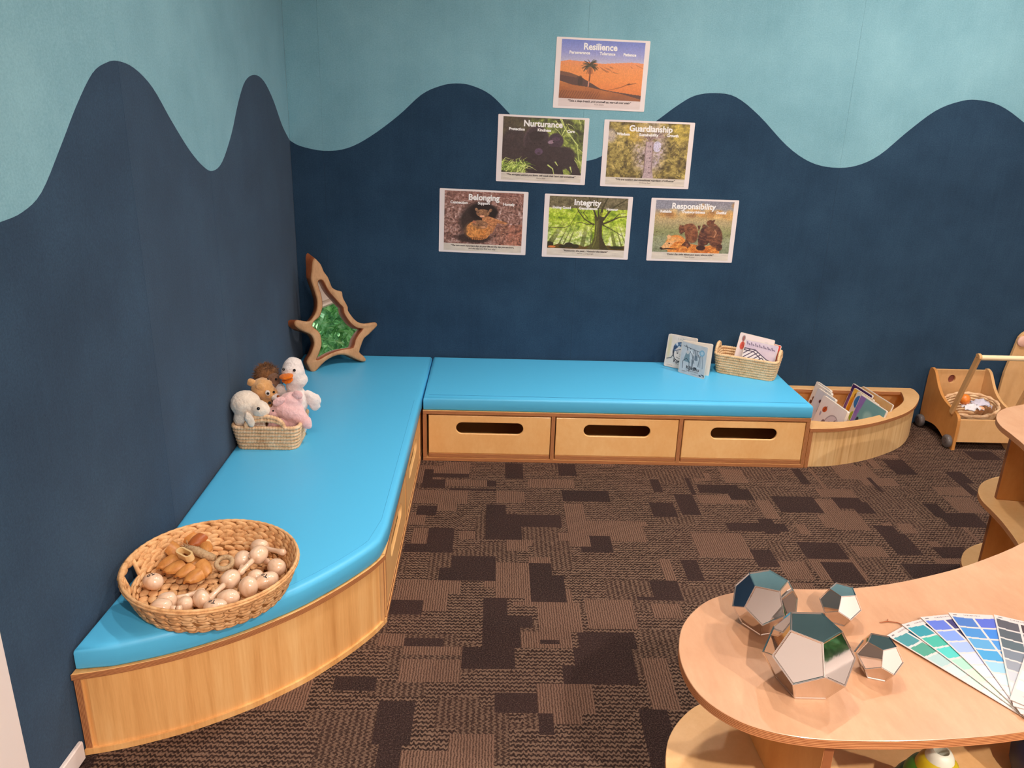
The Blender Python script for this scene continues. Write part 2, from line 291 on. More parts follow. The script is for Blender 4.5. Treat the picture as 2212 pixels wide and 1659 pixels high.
LIGHT= [(0.75, -0.72, 0.88, -0.61), (0.77, -0.85, 0.97, -0.78), (1.14, -0.85, 1.34, -0.75), (0.66, -1.01, 0.87, -0.89), (0.75, -1.06, 0.83, -1.01), (1.01, -0.98, 1.12, -0.87), (1.28, -1.12, 1.35, -0.98), (1.27, -1.24, 1.4, -1.12), (1.04, -1.37, 1.13, -1.29), (0.67, -1.32, 0.75, -1.2), (1.01, -1.65, 1.12, -1.44), (0.66, -1.64, 0.87, -1.56), (0.65, -1.69, 0.82, -1.64), (0.74, -1.73, 0.83, -1.64), (1.13, -1.44, 1.21, -1.39), (1.17, -1.78, 1.29, -1.68), (1.14, -1.83, 1.28, -1.68), (1.09, -1.91, 1.25, -1.83), (0.73, -1.97, 0.9, -1.92), (0.72, -2.09, 0.9, -1.98), (0.64, -1.91, 0.73, -1.86), (1.13, -2.21, 1.27, -2.08), (1.17, -2.25, 1.23, -2.21), (1.43, -2.18, 1.53, -1.97), (0.88, -2.4, 1.0, -2.29), (0.75, -2.4, 0.89, -2.34), (1.53, -1.76, 1.62, -1.67), (2.03, -0.76, 2.13, -0.62), (2.69, -0.69, 2.74, -0.57), (2.64, -0.75, 2.81, -0.69), (2.45, -0.8, 2.46, -0.61), (2.39, -0.89, 2.56, -0.8), (2.31, -1.14, 2.45, -1.04), (2.37, -1.15, 2.5, -1.0), (1.77, -1.38, 1.95, -1.21), (2.05, -1.51, 2.14, -1.39), (1.59, -1.54, 1.64, -1.41), (2.94, -0.85, 3.08, -0.76), (2.94, -0.99, 3.06, -0.86), (2.62, -1.18, 2.69, -1.1), (2.67, -1.32, 2.73, -1.25), (2.37, -1.37, 2.48, -1.28), (2.37, -1.0, 2.45, -0.9), (2.1, -1.08, 2.15, -0.92), (2.19, -1.21, 2.25, -1.13), (2.87, -1.24, 2.9, -1.12), (2.02, -1.61, 2.12, -1.53)]

# ------------------------------------------------ lights
for (x, y, p) in LAMPS:
    L = bpy.data.lights.new('downlight', 'AREA'); L.shape = 'DISK'; L.size = .10; L.energy = p; L.color = LCOL; L.spread = SPREAD
    o = bpy.data.objects.new('downlight', L); COL.objects.link(o); o.location = (x, y, CEIL-.012)  # covers the added fill lamps too
# ------------------------------------------------ setting
def struct(o): o['kind'] = 'structure'; return o
# floor: carpet laid out as rectangles of four weaves
XF, YF, CS = 4.8, 6.0, .02
nx, ny = int(XF/CS), int(YF/CS)
g = np.zeros((ny, nx), int)          # row 0 is y=-6
def paint(x0, y0, x1, y1, k):
    a, b = int(round(x0/CS)), int(round(x1/CS)); c, d = int(round((y0+YF)/CS)), int(round((y1+YF)/CS))
    g[max(c, 0):max(d, c+1), max(a, 0):max(b, a+1)] = k
r0 = random.Random(3)
g[:] = 2
for i in range(900):
    w, h = r0.uniform(.1, .34), r0.uniform(.05, .22); x, y = r0.uniform(-.1, XF), r0.uniform(-YF, 0)
    paint(x, y, x+w, y+h, r0.choice([1, 2, 2, 3, 3]))
for i in range(170):
    w, h = r0.uniform(.08, .26), r0.uniform(.04, .15); x, y = r0.uniform(0, XF), r0.uniform(-YF, 0)
    if .6 < x < 3.3 and -3.1 < y < -.4: continue
    paint(x, y, x+w, y+h, r0.choice([0, 1]))
for q in LIGHT: paint(*q, 1)
for q in DARK: paint(*q, 0)
me = bpy.data.meshes.new('floor')
vx = [(i*CS, j*CS-YF, 0) for j in range(ny+1) for i in range(nx+1)]
me.from_pydata(vx, [], [(j*(nx+1)+i, j*(nx+1)+i+1, (j+1)*(nx+1)+i+1, (j+1)*(nx+1)+i) for j in range(ny) for i in range(nx)])
for m in CARP: me.materials.append(m)
me.polygons.foreach_set('material_index', g.ravel().tolist())
bm = bmesh.new(); bm.from_mesh(me)      # margin of the slab that runs in under the walls
fv = [bm.verts.new(p) for p in ((-.15, -6.15, -.002), (4.95, -6.15, -.002), (4.95, .15, -.002), (-.15, .15, -.002))]; bm.faces.new(fv); bm.to_mesh(me); bm.free()
fl = bpy.data.objects.new('floor', me); COL.objects.link(fl); struct(fl)
b = MB(); b.box((-.2, -6.2, CEIL), (5, .2, CEIL+.1)); struct(b.build('ceiling', M['ceil']))
# back wall with cut and inlaid felt panels
def interp(P, x): return float(np.interp(x, [p[0] for p in P], [p[1] for p in P]))
WB = catmull([(0,1.359),(.05,1.334),(.158,1.316),(.267,1.331),(.377,1.387),(.509,1.483),(.617,1.578),(.702,1.618),(.777,1.632),(.851,1.624),(.937,1.587),(1.025,1.508),(1.15,1.39),(1.26,1.315),(1.34,1.297),(1.402,1.305),(1.463,1.325),(1.58,1.40),(1.717,1.496),(1.8,1.56),(1.881,1.609),(1.977,1.624),(2.076,1.609),(2.195,1.53),(2.344,1.399),(2.466,1.328),(2.581,1.305),(2.691,1.317),(2.793,1.369),(2.906,1.478),(3.019,1.574),(3.12,1.618),(3.205,1.629),(3.32,1.607),(3.452,1.535),(3.65,1.40),(3.85,1.32),(4.1,1.36),(4.4,1.55),(4.6,1.62),(4.8,1.6)], 4, False)
WL = catmull([(-2.64,1.33),(-2.45,1.322),(-2.317,1.327),(-2.237,1.337),(-2.16,1.369),(-2.064,1.456),(-1.972,1.545),(-1.88,1.619),(-1.807,1.645),(-1.747,1.651),(-1.652,1.636),(-1.543,1.587),(-1.432,1.496),(-1.305,1.401),(-1.192,1.341),(-1.105,1.32),(-.999,1.341),(-.868,1.429),(-.752,1.539),(-.642,1.614),(-.509,1.638),(-.378,1.616),(-.25,1.542),(-.122,1.43),(0,1.359)], 4, False)
def felted(wall, seams, P, axis):
    for a, c in zip(seams[:-1], seams[1:]):
        a += .0002; c -= .0002
        cur = [(a, interp(P, a))] + [p for p in P if a+.004 < p[0] < c-.004] + [(c, interp(P, c))]
        d0, d1 = (.009, 0) if axis == 'y' else (-.009, 0)
        for nm, poly, mt in (('upper_felt_panel', cur + [(c, CEIL), (a, CEIL)], 'teal'), ('lower_felt_panel', cur + [(c, 0), (a, 0)], 'navy')):
            k = MB(); k.prism(poly, d0, d1, axis, ch=.0004); k.build(nm, M[mt], wall)
b = MB(); b.box((-.15, .0092, 0), (4.95, .15, CEIL)); wb = struct(b.build('wall_back', M['plaster']))
felted(wb, [0, .155, 1.372, 2.612, 3.83, 4.8], WB, 'y')
b = MB(); b.prism([(-.15, .0092), (-.0092, .0092), (-.0092, -1.75), (-.0580, -2.565), (-.0580, -6.15), (-.15, -6.15)], 0, CEIL); wl = struct(b.build('wall_left', M['plaster']))
felted(wl, [-2.565, -1.75, -1.132, 0], WL, 'x')
for o in wl.children:            # the near stretch of the wall runs out of line by a few degrees
    for v in o.data.vertices:
        if v.co.y < -1.7501: v.co.x += (v.co.y+1.75)*.059
b = MB(); b.box((-.058, -2.70, 0), (-.036, -2.566, 2.2)); struct(b.build('trim_1', M['white'], bevel=.003))
b = MB(); b.prism([(-.0478, -2.565), (-.0368, -2.376), (-.0248, -2.376), (-.0358, -2.565)], 0, .055); struct(b.build('baseboard_left', M['white'], bevel=.003))
b = MB(); b.box((-.15, -6.15, 0), (4.95, -6, CEIL)); struct(b.build('wall_front', M['plaster']))
# right wall with the garden window that the mirror shows
y0, y1, z0, z1 = -4.5, -2.3, .55, 2.02
b = MB(); b.prism([(-6, 0), (0, 0), (0, CEIL), (-6, CEIL)], 4.8, 4.95, 'x', holes=[[(y0, z0), (y1, z0), (y1, z1), (y0, z1)]]); struct(b.build('wall_right', M['plaster']))
win = struct(thing('window_1', None, None, (4.87, 0, 0)))
ym = (y0+y1)/2
k = MB(); k.prism([(y0, z0), (y1, z0), (y1, z1), (y0, z1)], -.03, .03, 'x', holes=[[(y0+.05, z0+.05), (y1-.05, z0+.05), (y1-.05, z1-.05), (y0+.05, z1-.05)]]); k.build('window_frame', M['white'], win)
for a, c in ((y0+.05, y1-.05),):
    k = MB(); k.box((-.003, a, z0+.05), (.003, c, z1-.05)); k.build('pane', M['glass'], win)
# garden hedge beyond the window: a stand of leaves nobody could count
k = MB(); r1 = random.Random(5)
for i in range(9000):
    p = Vector((6.1+r1.gauss(0, .22), r1.uniform(-6.5, -1.2), r1.uniform(0, 4.2))); s_ = r1.uniform(.035, .075)
    R = Matrix.Rotation(r1.uniform(0, 6.3), 4, 'Z') @ Matrix.Rotation(r1.uniform(-1.2, 1.2), 4, 'X')
    k.add([p + R @ Vector(q)*s_ for q in ((0, -1.3, 0), (.6, -.2, .1), (0, 1.3, 0), (-.6, -.2, .1), (0, 0, -.05))], [(0, 1, 4), (1, 2, 4), (2, 3, 4), (3, 0, 4)])
k.box((6.5, -7, .0), (6.7, -1, 4.3))
tag(k.build('hedge', M['leafm']), 'leafy green garden hedge outside the window, seen in the star mirror', 'hedge', kind='stuff')
b = MB(); b.box((4.96, -8, -.06), (8, 2, 0)); struct(b.build('floor_outside', mat('garden_ground', (120, 140, 80), .9)))
for i, (x, y, p) in enumerate(LAMPS):
    t = thing('ceiling_or_fill_light', ['round ceiling downlight near the back wall, above the cart corner', 'round ceiling downlight above the open carpet', 'added fill light in the ceiling over the drawer bench at the back', 'added fill light in the ceiling beside the left bench', 'added fill light in the ceiling behind the viewer, left one', 'added fill light in the ceiling behind the viewer, right one'][i % 6], 'light', (x, y, CEIL), 0, 'recessed downlights')
    k = MB(); k.lathe([(.068, 0), (.09, 0), (.092, -.004), (.085, -.008), (.07, -.008)], 32); k.build('trim_ring', M['white'], t, True, sharp=.6)
    k = MB(); k.lathe([(0.001, -.003), (.068, -.003), (.068, -.001), (.001, -.001)], 24); k.build('diffuser', M['lamp'], t)

# ------------------------------------------------ benches
TH = .017; BH = .247
def drawer_bench(name, label, loc, rot, L, D):
    t = thing(name, label, 'bench', loc, rot)      # local: front at y=0 facing -y, runs +x, depth +y
    def pl(nm, a, b_, em): k = MB(); k.box(a, b_); return k
    k = MB(); k.box((0, .001, BH-TH), (L, D, BH)); edgeface(k.build('top_board', [M['drawer'], M['ez']], t, bevel=.0012), 1, 2)
    k = MB(); k.box((0, .001, 0), (L, D, TH)); edgeface(k.build('base_board', [M['drawer'], M['ez']], t, bevel=.0012), 1, 2)
    for i in range(4):
        x = (L-TH)*i/3
        k = MB(); k.box((x, .001, TH+.0003), (x+TH, D, BH-TH-.0003)); edgeface(k.build('divider' if 0 < i < 3 else 'side_panel', [M['drawer'], M['ex']], t, bevel=.0012), 1, 0)
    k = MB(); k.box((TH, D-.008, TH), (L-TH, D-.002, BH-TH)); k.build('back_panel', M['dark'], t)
    cw = (L-TH)/3
    for i in range(3):
        x0 = cw*i+TH+.005; x1 = cw*(i+1)-.003
        if i == 0: x0 += .004
        d = MB(); cx = (x0+x1)/2
        sl = rrect(cx-.152, .142-TH, cx+.152, .197-TH, .0272, 7)
        z0, z1 = TH+.022, BH-TH-.006
        d.prism([(x0, z0), (x1, z0), (x1, z1), (x0, z1)], .014, .003, 'y', holes=[[(p[0], p[1]+.012) for p in sl]], ch=.0022)
        dr = d.build('drawer', M['drawer'], t)
        k = MB(); k.box((x0, .0025, TH+.002), (x1, D-.05, TH+.0205)); edgeface(k.build('drawer_base', [M['drawer'], M['ez']], dr, bevel=.0008), 1, 2)
        for sx in (x0, x1-.01):
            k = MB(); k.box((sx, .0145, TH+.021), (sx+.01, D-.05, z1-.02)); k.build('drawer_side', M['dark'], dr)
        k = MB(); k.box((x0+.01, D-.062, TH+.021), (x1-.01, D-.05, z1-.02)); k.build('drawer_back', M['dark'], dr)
    return t
def edgeface(o, mi, ax):
    # give faces that are not across the thickness axis the ply edge material
    me = o.data
    for p in me.polygons:
        if abs(p.normal[ax]) < .5 and p.area < .25: p.material_index = mi
    return o
drawer_bench('drawer_bench', 'low plywood bench along the back wall with three slotted drawers', (.664, -.592, 0), 0, 1.760, .585)
drawer_bench('drawer_bench', 'low plywood bench along the left wall, its slotted drawers seen edge on', (.655, -1.798, 0), PI/2, 1.760, .645)
# curved end unit on the left
CV = [(.655,-1.800),(.63,-1.858),(.598,-1.912),(.555,-1.975),(.512,-2.03),(.465,-2.085),(.41,-2.137),(.34,-2.195),(.261,-2.248),(.19,-2.288),(.114,-2.322),(.04,-2.349),(-.031,-2.368)]
CVs = catmull(CV, 4, False)
t = thing('curved_bench_end', 'curved veneer end of the left bench, nearest the viewer, below the basket of maracas', 'bench', (0, 0, 0))
poly = CVs + [(.004, -1.8006)]
k = MB(); k.prism(poly, BH-TH, BH, ch=.0012); 
o = k.build('top_board', [M['bent2'], M['ez']], t); edgeface(o, 1, 2)
k = MB(); k.prism(poly, 0.0, TH); k.build('base_board', M['bent2'], t)
inn = inset(CVs + [(.004, -1.8)], .007)[:len(CVs)-1]; in2 = inset(CVs + [(.004, -1.8)], .017)[:len(CVs)-1]
inn = [p for p in inn if p[0] > -.010 and p[1] < -1.822]; in2 = in2[-len(inn):]
k = MB(); k.prism(inn + [p for p in reversed(in2) if 1], TH+.0003-.0163, BH-TH-.0003); k.build('bent_front', M['bent2'], t)
k = MB(); k.prism([(-.0300, -2.362), (-.0135, -2.360), (.0205, -1.82), (.004, -1.82)], .0005, BH-TH-.0003); edgeface(k.build('wall_side_panel', [M['bent2'], M['ex']], t), 1, 0)
k = MB(); k.box((.022, -1.819, .0005), (.650, -1.801, BH-TH-.0003)); edgeface(k.build('joining_panel', [M['pale'], M['ey']], t), 1, 1)
# cushions
def outline_cush_left():
    c = [(p[0]-.002, p[1]+.004) for p in CVs]
    c = [p for p in c if p[0] > .045 and p[1] < -1.82]
    return [(.004, -.004), (.004, -1.2), (.004, -1.78)] + [(-.024, -2.352)] + list(reversed(c)) + [(.648, -1.79), (.655, -1.72), (.657, -1.2), (.657, -.62), (.660, -.56), (.662, -.3), (.662, -.004)]
k = MB(); slab(k, outline_cush_left(), BH+.0006, .313, .017, 5, puff=.002)
cl = tag(k.build('seat_cushion', M['vinyl'], None, True, sharp=1.2), 'long bright blue vinyl cushion on the left bench with a rounded near end', 'cushion')
k = MB(); slab(k, [(.667, -.004), (.667, -.586), (2.424, -.592), (2.408, -.3), (2.404, -.004)], BH+.0006, .313, .017, 5, puff=.002)
cr_ = tag(k.build('seat_cushion', M['vinyl'], None, True, sharp=1.2), 'straight bright blue vinyl cushion on the drawer bench along the back wall', 'cushion')
sm = inset(CVs + [(.004, -1.8)], .03)
sp = [(p[0], p[1], .3148) for p in sm[:len(CVs)-1] if p[0] > .14]
sp = [(.632, y, .3148) for y in (-.64, -1.0, -1.4, -1.7)] + [q for q in sp if q[1] < -1.82]
k = MB(); k.tube(sp, .0006, 5); k.build('seam', M['thread'], cl)
k = MB(); k.tube([(.69, -.566, .3148), (1.5, -.569, .3148), (2.40, -.572, .3148)], .0006, 5); k.build('seam', M['thread'], cr_)

# curved book trough at the right end
t = thing('book_trough', 'curved pale plywood book trough built onto the right end of the drawer bench', 'bookcase', (0, 0, 0))
BO = catmull([(2.436,-.590),(2.565,-.575),(2.744,-.510),(2.906,-.415),(3.017,-.325),(3.10,-.222),(3.162,-.115),(3.178,-.03)], 4, False)
BI = catmull([(2.50,-.500),(2.60,-.498),(2.703,-.465),(2.862,-.380),(2.965,-.29),(3.04,-.20),(3.075,-.12),(3.090,-.065)], 4, False)
TZ = .198
k = MB(); k.prism([(2.4275, -.004), (2.4275, -.588)] + BO + [(3.17, -.004)], TZ-.018, TZ, holes=[[(2.468, -.058), (2.468, -.49)] + BI], ch=.0015)
edgeface(k.build('rim', [M['pale'], M['ez']], t), 1, 2)
o1 = inset([(2.4275, -.004), (2.4275, -.59)] + BO + [(3.17, -.004)], .012); o2 = inset([(2.4275, -.004), (2.4275, -.59)] + BO + [(3.17, -.004)], .022)
k = MB(); k.prism(o1[2:-1] + list(reversed(o2[2:-1])), .0005, TZ-.0185); k.build('bent_front', M['bent'], t)
k = MB(); k.box((2.4275, -.588, .0005), (2.4435, -.006, TZ-.0185)); edgeface(k.build('side_panel', [M['drawer'], M['ex']], t), 1, 0)
k = MB(); k.box((2.446, -.02, .018), (3.14, -.006, TZ-.0185)); k.build('back_panel', M['drawer'], t)
k = MB(); k.prism([(2.446, -.022), (2.446, -.562)] + [p for p in o2[3:-2] if p[0] > 2.46 and p[1] < -.03], .001, .017); k.build('bottom_board', M['drawer'], t)

# ------------------------------------------------ S shaped shelf on the right
WS = catmull([(2.98,-1.31),(2.83,-1.355),(2.735,-1.405),(2.675,-1.475),(2.645,-1.55),(2.637,-1.63),(2.625,-1.72),(2.59,-1.86),(2.52,-2.02),(2.42,-2.17),(2.265,-2.299),(2.082,-2.401),(1.946,-2.458),(1.825,-2.496),(1.717,-2.513),(1.596,-2.516),(1.513,-2.527),(1.446,-2.554),(1.398,-2.597),(1.362,-2.65),(1.343,-2.706),(1.336,-2.757),(1.339,-2.804),(1.352,-2.849),(1.379,-2.888),(1.418,-2.919),(1.474,-2.94),(1.548,-2.95),(1.663,-2.95),(1.768,-2.942),(1.881,-2.926),(2.1,-2.88),(2.4,-2.78),(2.7,-2.6),(2.9,-2.4),(3.02,-2.2),(3.09,-1.9),(3.12,-1.6),(3.09,-1.38)], 4)
t = thing('curved_shelf', 'pale plywood S-shaped toy shelf in the right foreground holding the mirrored shapes', 'shelf', (0, 0, 0))
for nm, z, ml in (('top_board', .62, M['top']), ('middle_shelf', .345, M['pale']), ('bottom_shelf', .07, M['pale'])):
    k = MB(); k.prism(WS, z-.018, z, ch=.001); edgeface(k.build(nm, [ml, M['ez']], t), 1, 2)
def upright(a, b_, z0, z1, nm='divider'):
    a = Vector(a); b_ = Vector(b_); d = b_-a; ln = d.length; Mx = T(a.x, a.y, 0) @ rotz(math.atan2(d.y, d.x))
    k = MB(); k.box((0, -.009, z0), (ln, .009, z1)); o = k.build(nm, [M['amber_shade'], M['ex']], t, bevel=.001)
    for p in o.data.polygons:
        if abs(p.normal.y) < .5: p.material_index = 1
    o.matrix_local = Mx
for z0, z1 in ((.0703, .3267), (.3453, .6017)):
    upright((2.70, -1.535), (3.09, -1.60), z0, z1)
    upright((1.558, -2.925), (1.535, -2.56), z0, z1)
    upright((2.35, -2.77), (2.22, -2.34), z0, z1)
    upright((3.02, -2.1), (2.60, -1.93), z0, z1)
for p in ((1.5, -2.70), (2.9, -1.50), (2.4, -2.5), (2.85, -2.15)):
    k = MB(); k.lathe([(.03, 0.0), (.03, .0515), (.012, .0515)], 20); k.build('foot', M['amber_shade'], t, loc=(*p, 0))

# ------------------------------------------------ star mirror made from a root slab
az, ln_ = math.radians(34), math.radians(15)
AX = Vector((math.cos(az), math.sin(az), 0)); BK = Vector((-AX.y, AX.x, 0)); UP = Vector((0, 0, 1))*math.cos(ln_) + BK*math.sin(ln_); NN = AX.cross(UP)
t = thing('star_mirror', 'star shaped mirror in a brown tree root frame leaning in the corner of the room', 'mirror', STAR_A)
MX = Matrix((( AX.x, UP.x, NN.x, 0), (AX.y, UP.y, NN.y, 0), (AX.z, UP.z, NN.z, 0), (0, 0, 0, 1)))
so_ = catmull(STAR_OUT, 2); si = catmull(STAR_IN, 2)
k = MB(); n = len(so_)
def backpt(p):
    x, y = p
    x2, y2 = x-.004, y
    if y > .40: x2 -= .012*min(1, (y-.4)/.12); y2 += .030*min(1, (y-.4)/.12)
    if x < -.02 and y > .15: x2 -= .016; y2 += .004
    return (x2, y2)
dep = .05
rings = [([backpt(p) for p in inset(so_, .007)], -dep), ([backpt(p) for p in so_], -dep+.008), (so_, -.007), (inset(so_, .0025), -.002), (inset(so_, .008), 0)]
vs = [MX @ Vector((p[0], p[1], d)) for l, d in rings for p in l]
k.add(vs, [(q*n+i, q*n+(i+1) % n, (q+1)*n+(i+1) % n, (q+1)*n+i) for q in range(4) for i in range(n)], 1)
for q in range(n*2): k.m[n*2+q] = 0
mlen = len(si); ir = [(inset(si, -.004), 0), (si, -.005), (inset(si, -.001), -.036)]
vs = [MX @ Vector((p[0], p[1], d)) for l, d in ir for p in l]
k.add(vs, [(q*mlen+i, q*mlen+(i+1) % mlen, (q+1)*mlen+(i+1) % mlen, (q+1)*mlen+i) for q in range(2) for i in range(mlen)], 1)
lo, li = rings[-1][0], ir[0][0]
k.add([MX @ Vector((p[0], p[1], 0)) for p in lo+li], tessellate_polygon([[Vector((*p, 0)) for p in lo], [Vector((*p, 0)) for p in li]]), 0)
k.add([MX @ Vector((p[0], p[1], -dep)) for p in rings[0][0]], tessellate_polygon([[Vector((*p, 0)) for p in rings[0][0]]]), 1)
o = k.build('root_frame', [M['root'], M['bark']], t, True, sharp=.9)
k = MB(); g_ = inset(si, -.006); k.prism(g_, -.040, -.034, M=MX); k.build('mirror_glass', M['mirror'], t)

# ------------------------------------------------ coil baskets
def rr_path(w, d, r, z, n=6, flare=0, mod=None):
    l = rrect(-w/2-flare, -d/2-flare, w/2+flare, d/2+flare, r, n)
    # resample evenly
    P = []; m = len(l); per = 0; seg = []
    for i in range(m): seg.append((Vector(l[(i+1) % m])-Vector(l[i])).length)
    per = sum(seg); N = max(60, int(per/.0032)); i = 0; acc = 0
    for q in range(N):
        s_ = per*q/N
        while acc+seg[i] < s_: acc += seg[i]; i += 1
        f = (s_-acc)/seg[i]; a = Vector(l[i]); b_ = Vector(l[(i+1) % m]); p = a+(b_-a)*f; P.append((p.x, p.y, z))
    return P
def coil_basket(name, label, loc, rot, w, d, h, rows, ml, flare, handles, slant=0):
    t = thing(name, label, 'basket', loc, rot); cr2 = h/rows/2
    rad = lambda N, s_: [cr2*1.12*(1+.15*math.sin(q*2*PI/3.3+s_)) for q in range(N)]
    for i in range(rows):
        fl_ = flare*i/(rows-1)
        P = rr_path(w, d, .028, cr2+i*2*cr2, flare=fl_)
        hi = handles[1] if handles else 0
        P = [(x, y, z+slant*(y/d)*i/(rows-1)) for x, y, z in P]
        k = MB(); k.tube(P, rad(len(P), i*1.1), 7, closed=True); k.build('coil', ml, t, True)
    k = MB(); f0 = rrect(-w/2+.002, -d/2+.002, w/2-.002, d/2-.002, .026, 5); f1 = rrect(-w/2-flare+.004, -d/2-flare+.004, w/2+flare-.004, d/2+flare-.004, .03, 5)
    n = len(f0); k.add([(*p, .004) for p in f0]+[(*p, h*.97+slant*(p[1]/d)) for p in f1], [(i, (i+1) % n, n+(i+1) % n, n+i) for i in range(n)]); 
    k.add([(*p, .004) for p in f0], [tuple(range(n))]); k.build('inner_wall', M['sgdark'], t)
    if handles:
        axis, hh, hw = handles
        for s_ in (-1, 1):
            for q in (0, 1):
                pts = []
                for j in range(60):
                    a = PI*j/59; u = -math.cos(a)*(hw/2 - q*.0*cr2); zz = h-cr2 + math.sin(a)**.75*(hh-q*2*cr2) + q*0
                    v = (d if axis == 'x' else w)/2+flare
                    z2 = zz + (slant*(s_*v/d) if axis == 'x' else slant*u/d)
                    pts.append((u, s_*v, z2) if axis == 'x' else (s_*v, u, z2))
                k = MB(); k.tube(pts, rad(60, 0), 7); k.build('handle', ml, t, True)
    return t
# plush basket: long side faces the room, handles arch over the long sides
pb = coil_basket('seagrass_basket', 'small rectangular coiled basket full of soft toys on the left bench', (.134, -1.105, .3136), math.radians(1), .215, .165, .100, 7, M['seagrass'], .014, ('x', .046, .140))
bb = coil_basket('seagrass_basket', 'pale rectangular coiled basket of books at the right end of the blue cushion', (2.236, -.170, .3136), math.radians(-27), .272, .125, .105, 8, M['seagrass2'], .014, ('y', .04, .09))

# ------------------------------------------------ soft toys
def soft(name, parts, ml, parent, vox=.0035, seed=0):
    k = MB()
    for p in parts:
        c, r = p[0], p[1]; R = Matrix.Identity(3)
        if len(p) > 2: R = (Matrix.Rotation(p[2][2], 3, 'Z') @ Matrix.Rotation(p[2][1], 3, 'Y') @ Matrix.Rotation(p[2][0], 3, 'X'))
        k.ell(c, r if hasattr(r, '__len__') else (r, r, r), R, 18, 12)
    o = k.build(name, ml, None)
    md = o.modifiers.new('r', 'REMESH'); md.mode = 'VOXEL'; md.voxel_size = vox
    md = o.modifiers.new('s', 'SMOOTH'); md.factor = .7; md.iterations = 6
    tx = bpy.data.textures.get('fluff') or bpy.data.textures.new('fluff', 'CLOUDS'); tx.noise_scale = .012; tx.noise_depth = 2
    md = o.modifiers.new('d', 'DISPLACE'); md.texture = tx; md.strength = .0045; md.mid_level = .5
    dg = bpy.context.evaluated_depsgraph_get(); me = bpy.data.meshes.new_from_object(o.evaluated_get(dg)); me.name = name
    bpy.data.objects.remove(o); me.polygons.foreach_set('use_smooth', [True]*len(me.polygons))
    o = bpy.data.objects.new(name, me); COL.objects.link(o); o.parent = parent; return o
def bead(parent, c, r=.0045, nm='eye', ml='black'):
    k = MB(); k.ell(c, r if hasattr(r, '__len__') else (r, r, r), None, 12, 8); return k.build(nm, M[ml], parent, True)
# positions are local to each toy's base inside the basket
# lamb, front left, facing right
t = thing('soft_toy', 'cream white lamb soft toy at the wall side of the basket, facing right', 'soft toy', (.088, -1.165, .325), 0, None)
soft('body', [((-.01, .02, .03), (.038, .035, .05)), ((-.022, .005, .125), (.044, .040, .040)), ((-.014, .0, .09), (.035, .032, .035)), ((.024, -.014, .118), (.030, .026, .024), (0, .3, -.3)), ((-.036, -.002, .085), (.022, .026, .03))], M['pcream'], t)
soft('ear', [((-.002, -.036, .092), (.013, .007, .025), (0, -.3, 0))], M['pcream'], t, .002)
bead(t, (.026, -.0365, .1275), .0048); bead(t, (.046, .008, .128), .0048)
# lion cub, tan
t = thing('soft_toy', 'tan soft toy cub with a white muzzle behind the cream lamb', 'soft toy', (.115, -1.085, .325))
soft('body', [((0, .0, .04), (.034, .03, .06)), ((.0, .0, .10), (.026, .024, .06)), ((-.010, .006, .172), (.040, .036, .037)), ((.020, -.008, .160), (.024, .022, .024)), ((.010, -.02, .075), (.016, .016, .04), (0, .35, 0)), ((.035, -.03, .075), (.014, .014, .03), (.2, 1.1, 0))], M['ptan'], t)
soft('ear', [((-.044, -.004, .196), (.016, .008, .015))], M['ptan'], t, .002); soft('ear', [((-.010, -.026, .190), (.015, .008, .014))], M['ptan'], t, .002)
soft('muzzle', [((.036, -.016, .150), (.016, .015, .014))], M['pwhite'], t, .002)
k = MB(); k.ell((.0165, -.0335, .171), (.0085, .004, .010), None, 12, 8); k.build('eye_patch', M['pwhite'], t, True)
bead(t, (.018, -.0365, .170), .0048); bead(t, (.034, -.023, .170), .0042); bead(t, (.047, -.022, .155), (.006, .006, .0045), 'nose', 'podred')
# hedgehog
t = thing('soft_toy', 'shaggy dark brown hedgehog soft toy at the back of the basket', 'soft toy', (.108, -1.035, .335))
soft('body', [((0, .0, .05), (.032, .025, .06)), ((.0, .004, .12), (.034, .03, .05)), ((.0, .006, .196), (.042, .034, .040))], M['pbrown'], t, .0035)
soft('face', [((.026, -.012, .188), (.026, .024, .026)), ((.032, -.026, .176), (.014, .014, .012))], M['ptaupe'], t, .0025)
bead(t, (.030, -.041, .176), (.009, .006, .008), 'nose', 'greynose'); bead(t, (.041, -.030, .197), .0042); bead(t, (.014, -.0345, .197), .0042)
k = MB(); r2 = random.Random(2)
for i in range(900):
    th = r2.uniform(0, PI); ph = r2.uniform(0, PI*2); d = Vector((math.sin(th)*math.cos(ph), math.sin(th)*math.sin(ph), math.cos(th)))
    if d.y < -.25 and d.x > -.4 and d.z < .55: continue
    if d.z < -.3: continue
    p = Vector((0, .006, .196)) + Vector((d.x*.041, d.y*.033, d.z*.039)); e = (d + Vector((r2.gauss(0, .4), r2.gauss(0, .4), r2.gauss(0, .3))))*.011; s_ = d.orthogonal().normalized()*.0012
    k.add([p+s_, p-s_, p+d.cross(s_), p+e], [(0, 1, 3), (1, 2, 3), (2, 0, 3)])
o = k.build('shaggy_fur', M['pbrown'], t); o['kind'] = 'stuff'
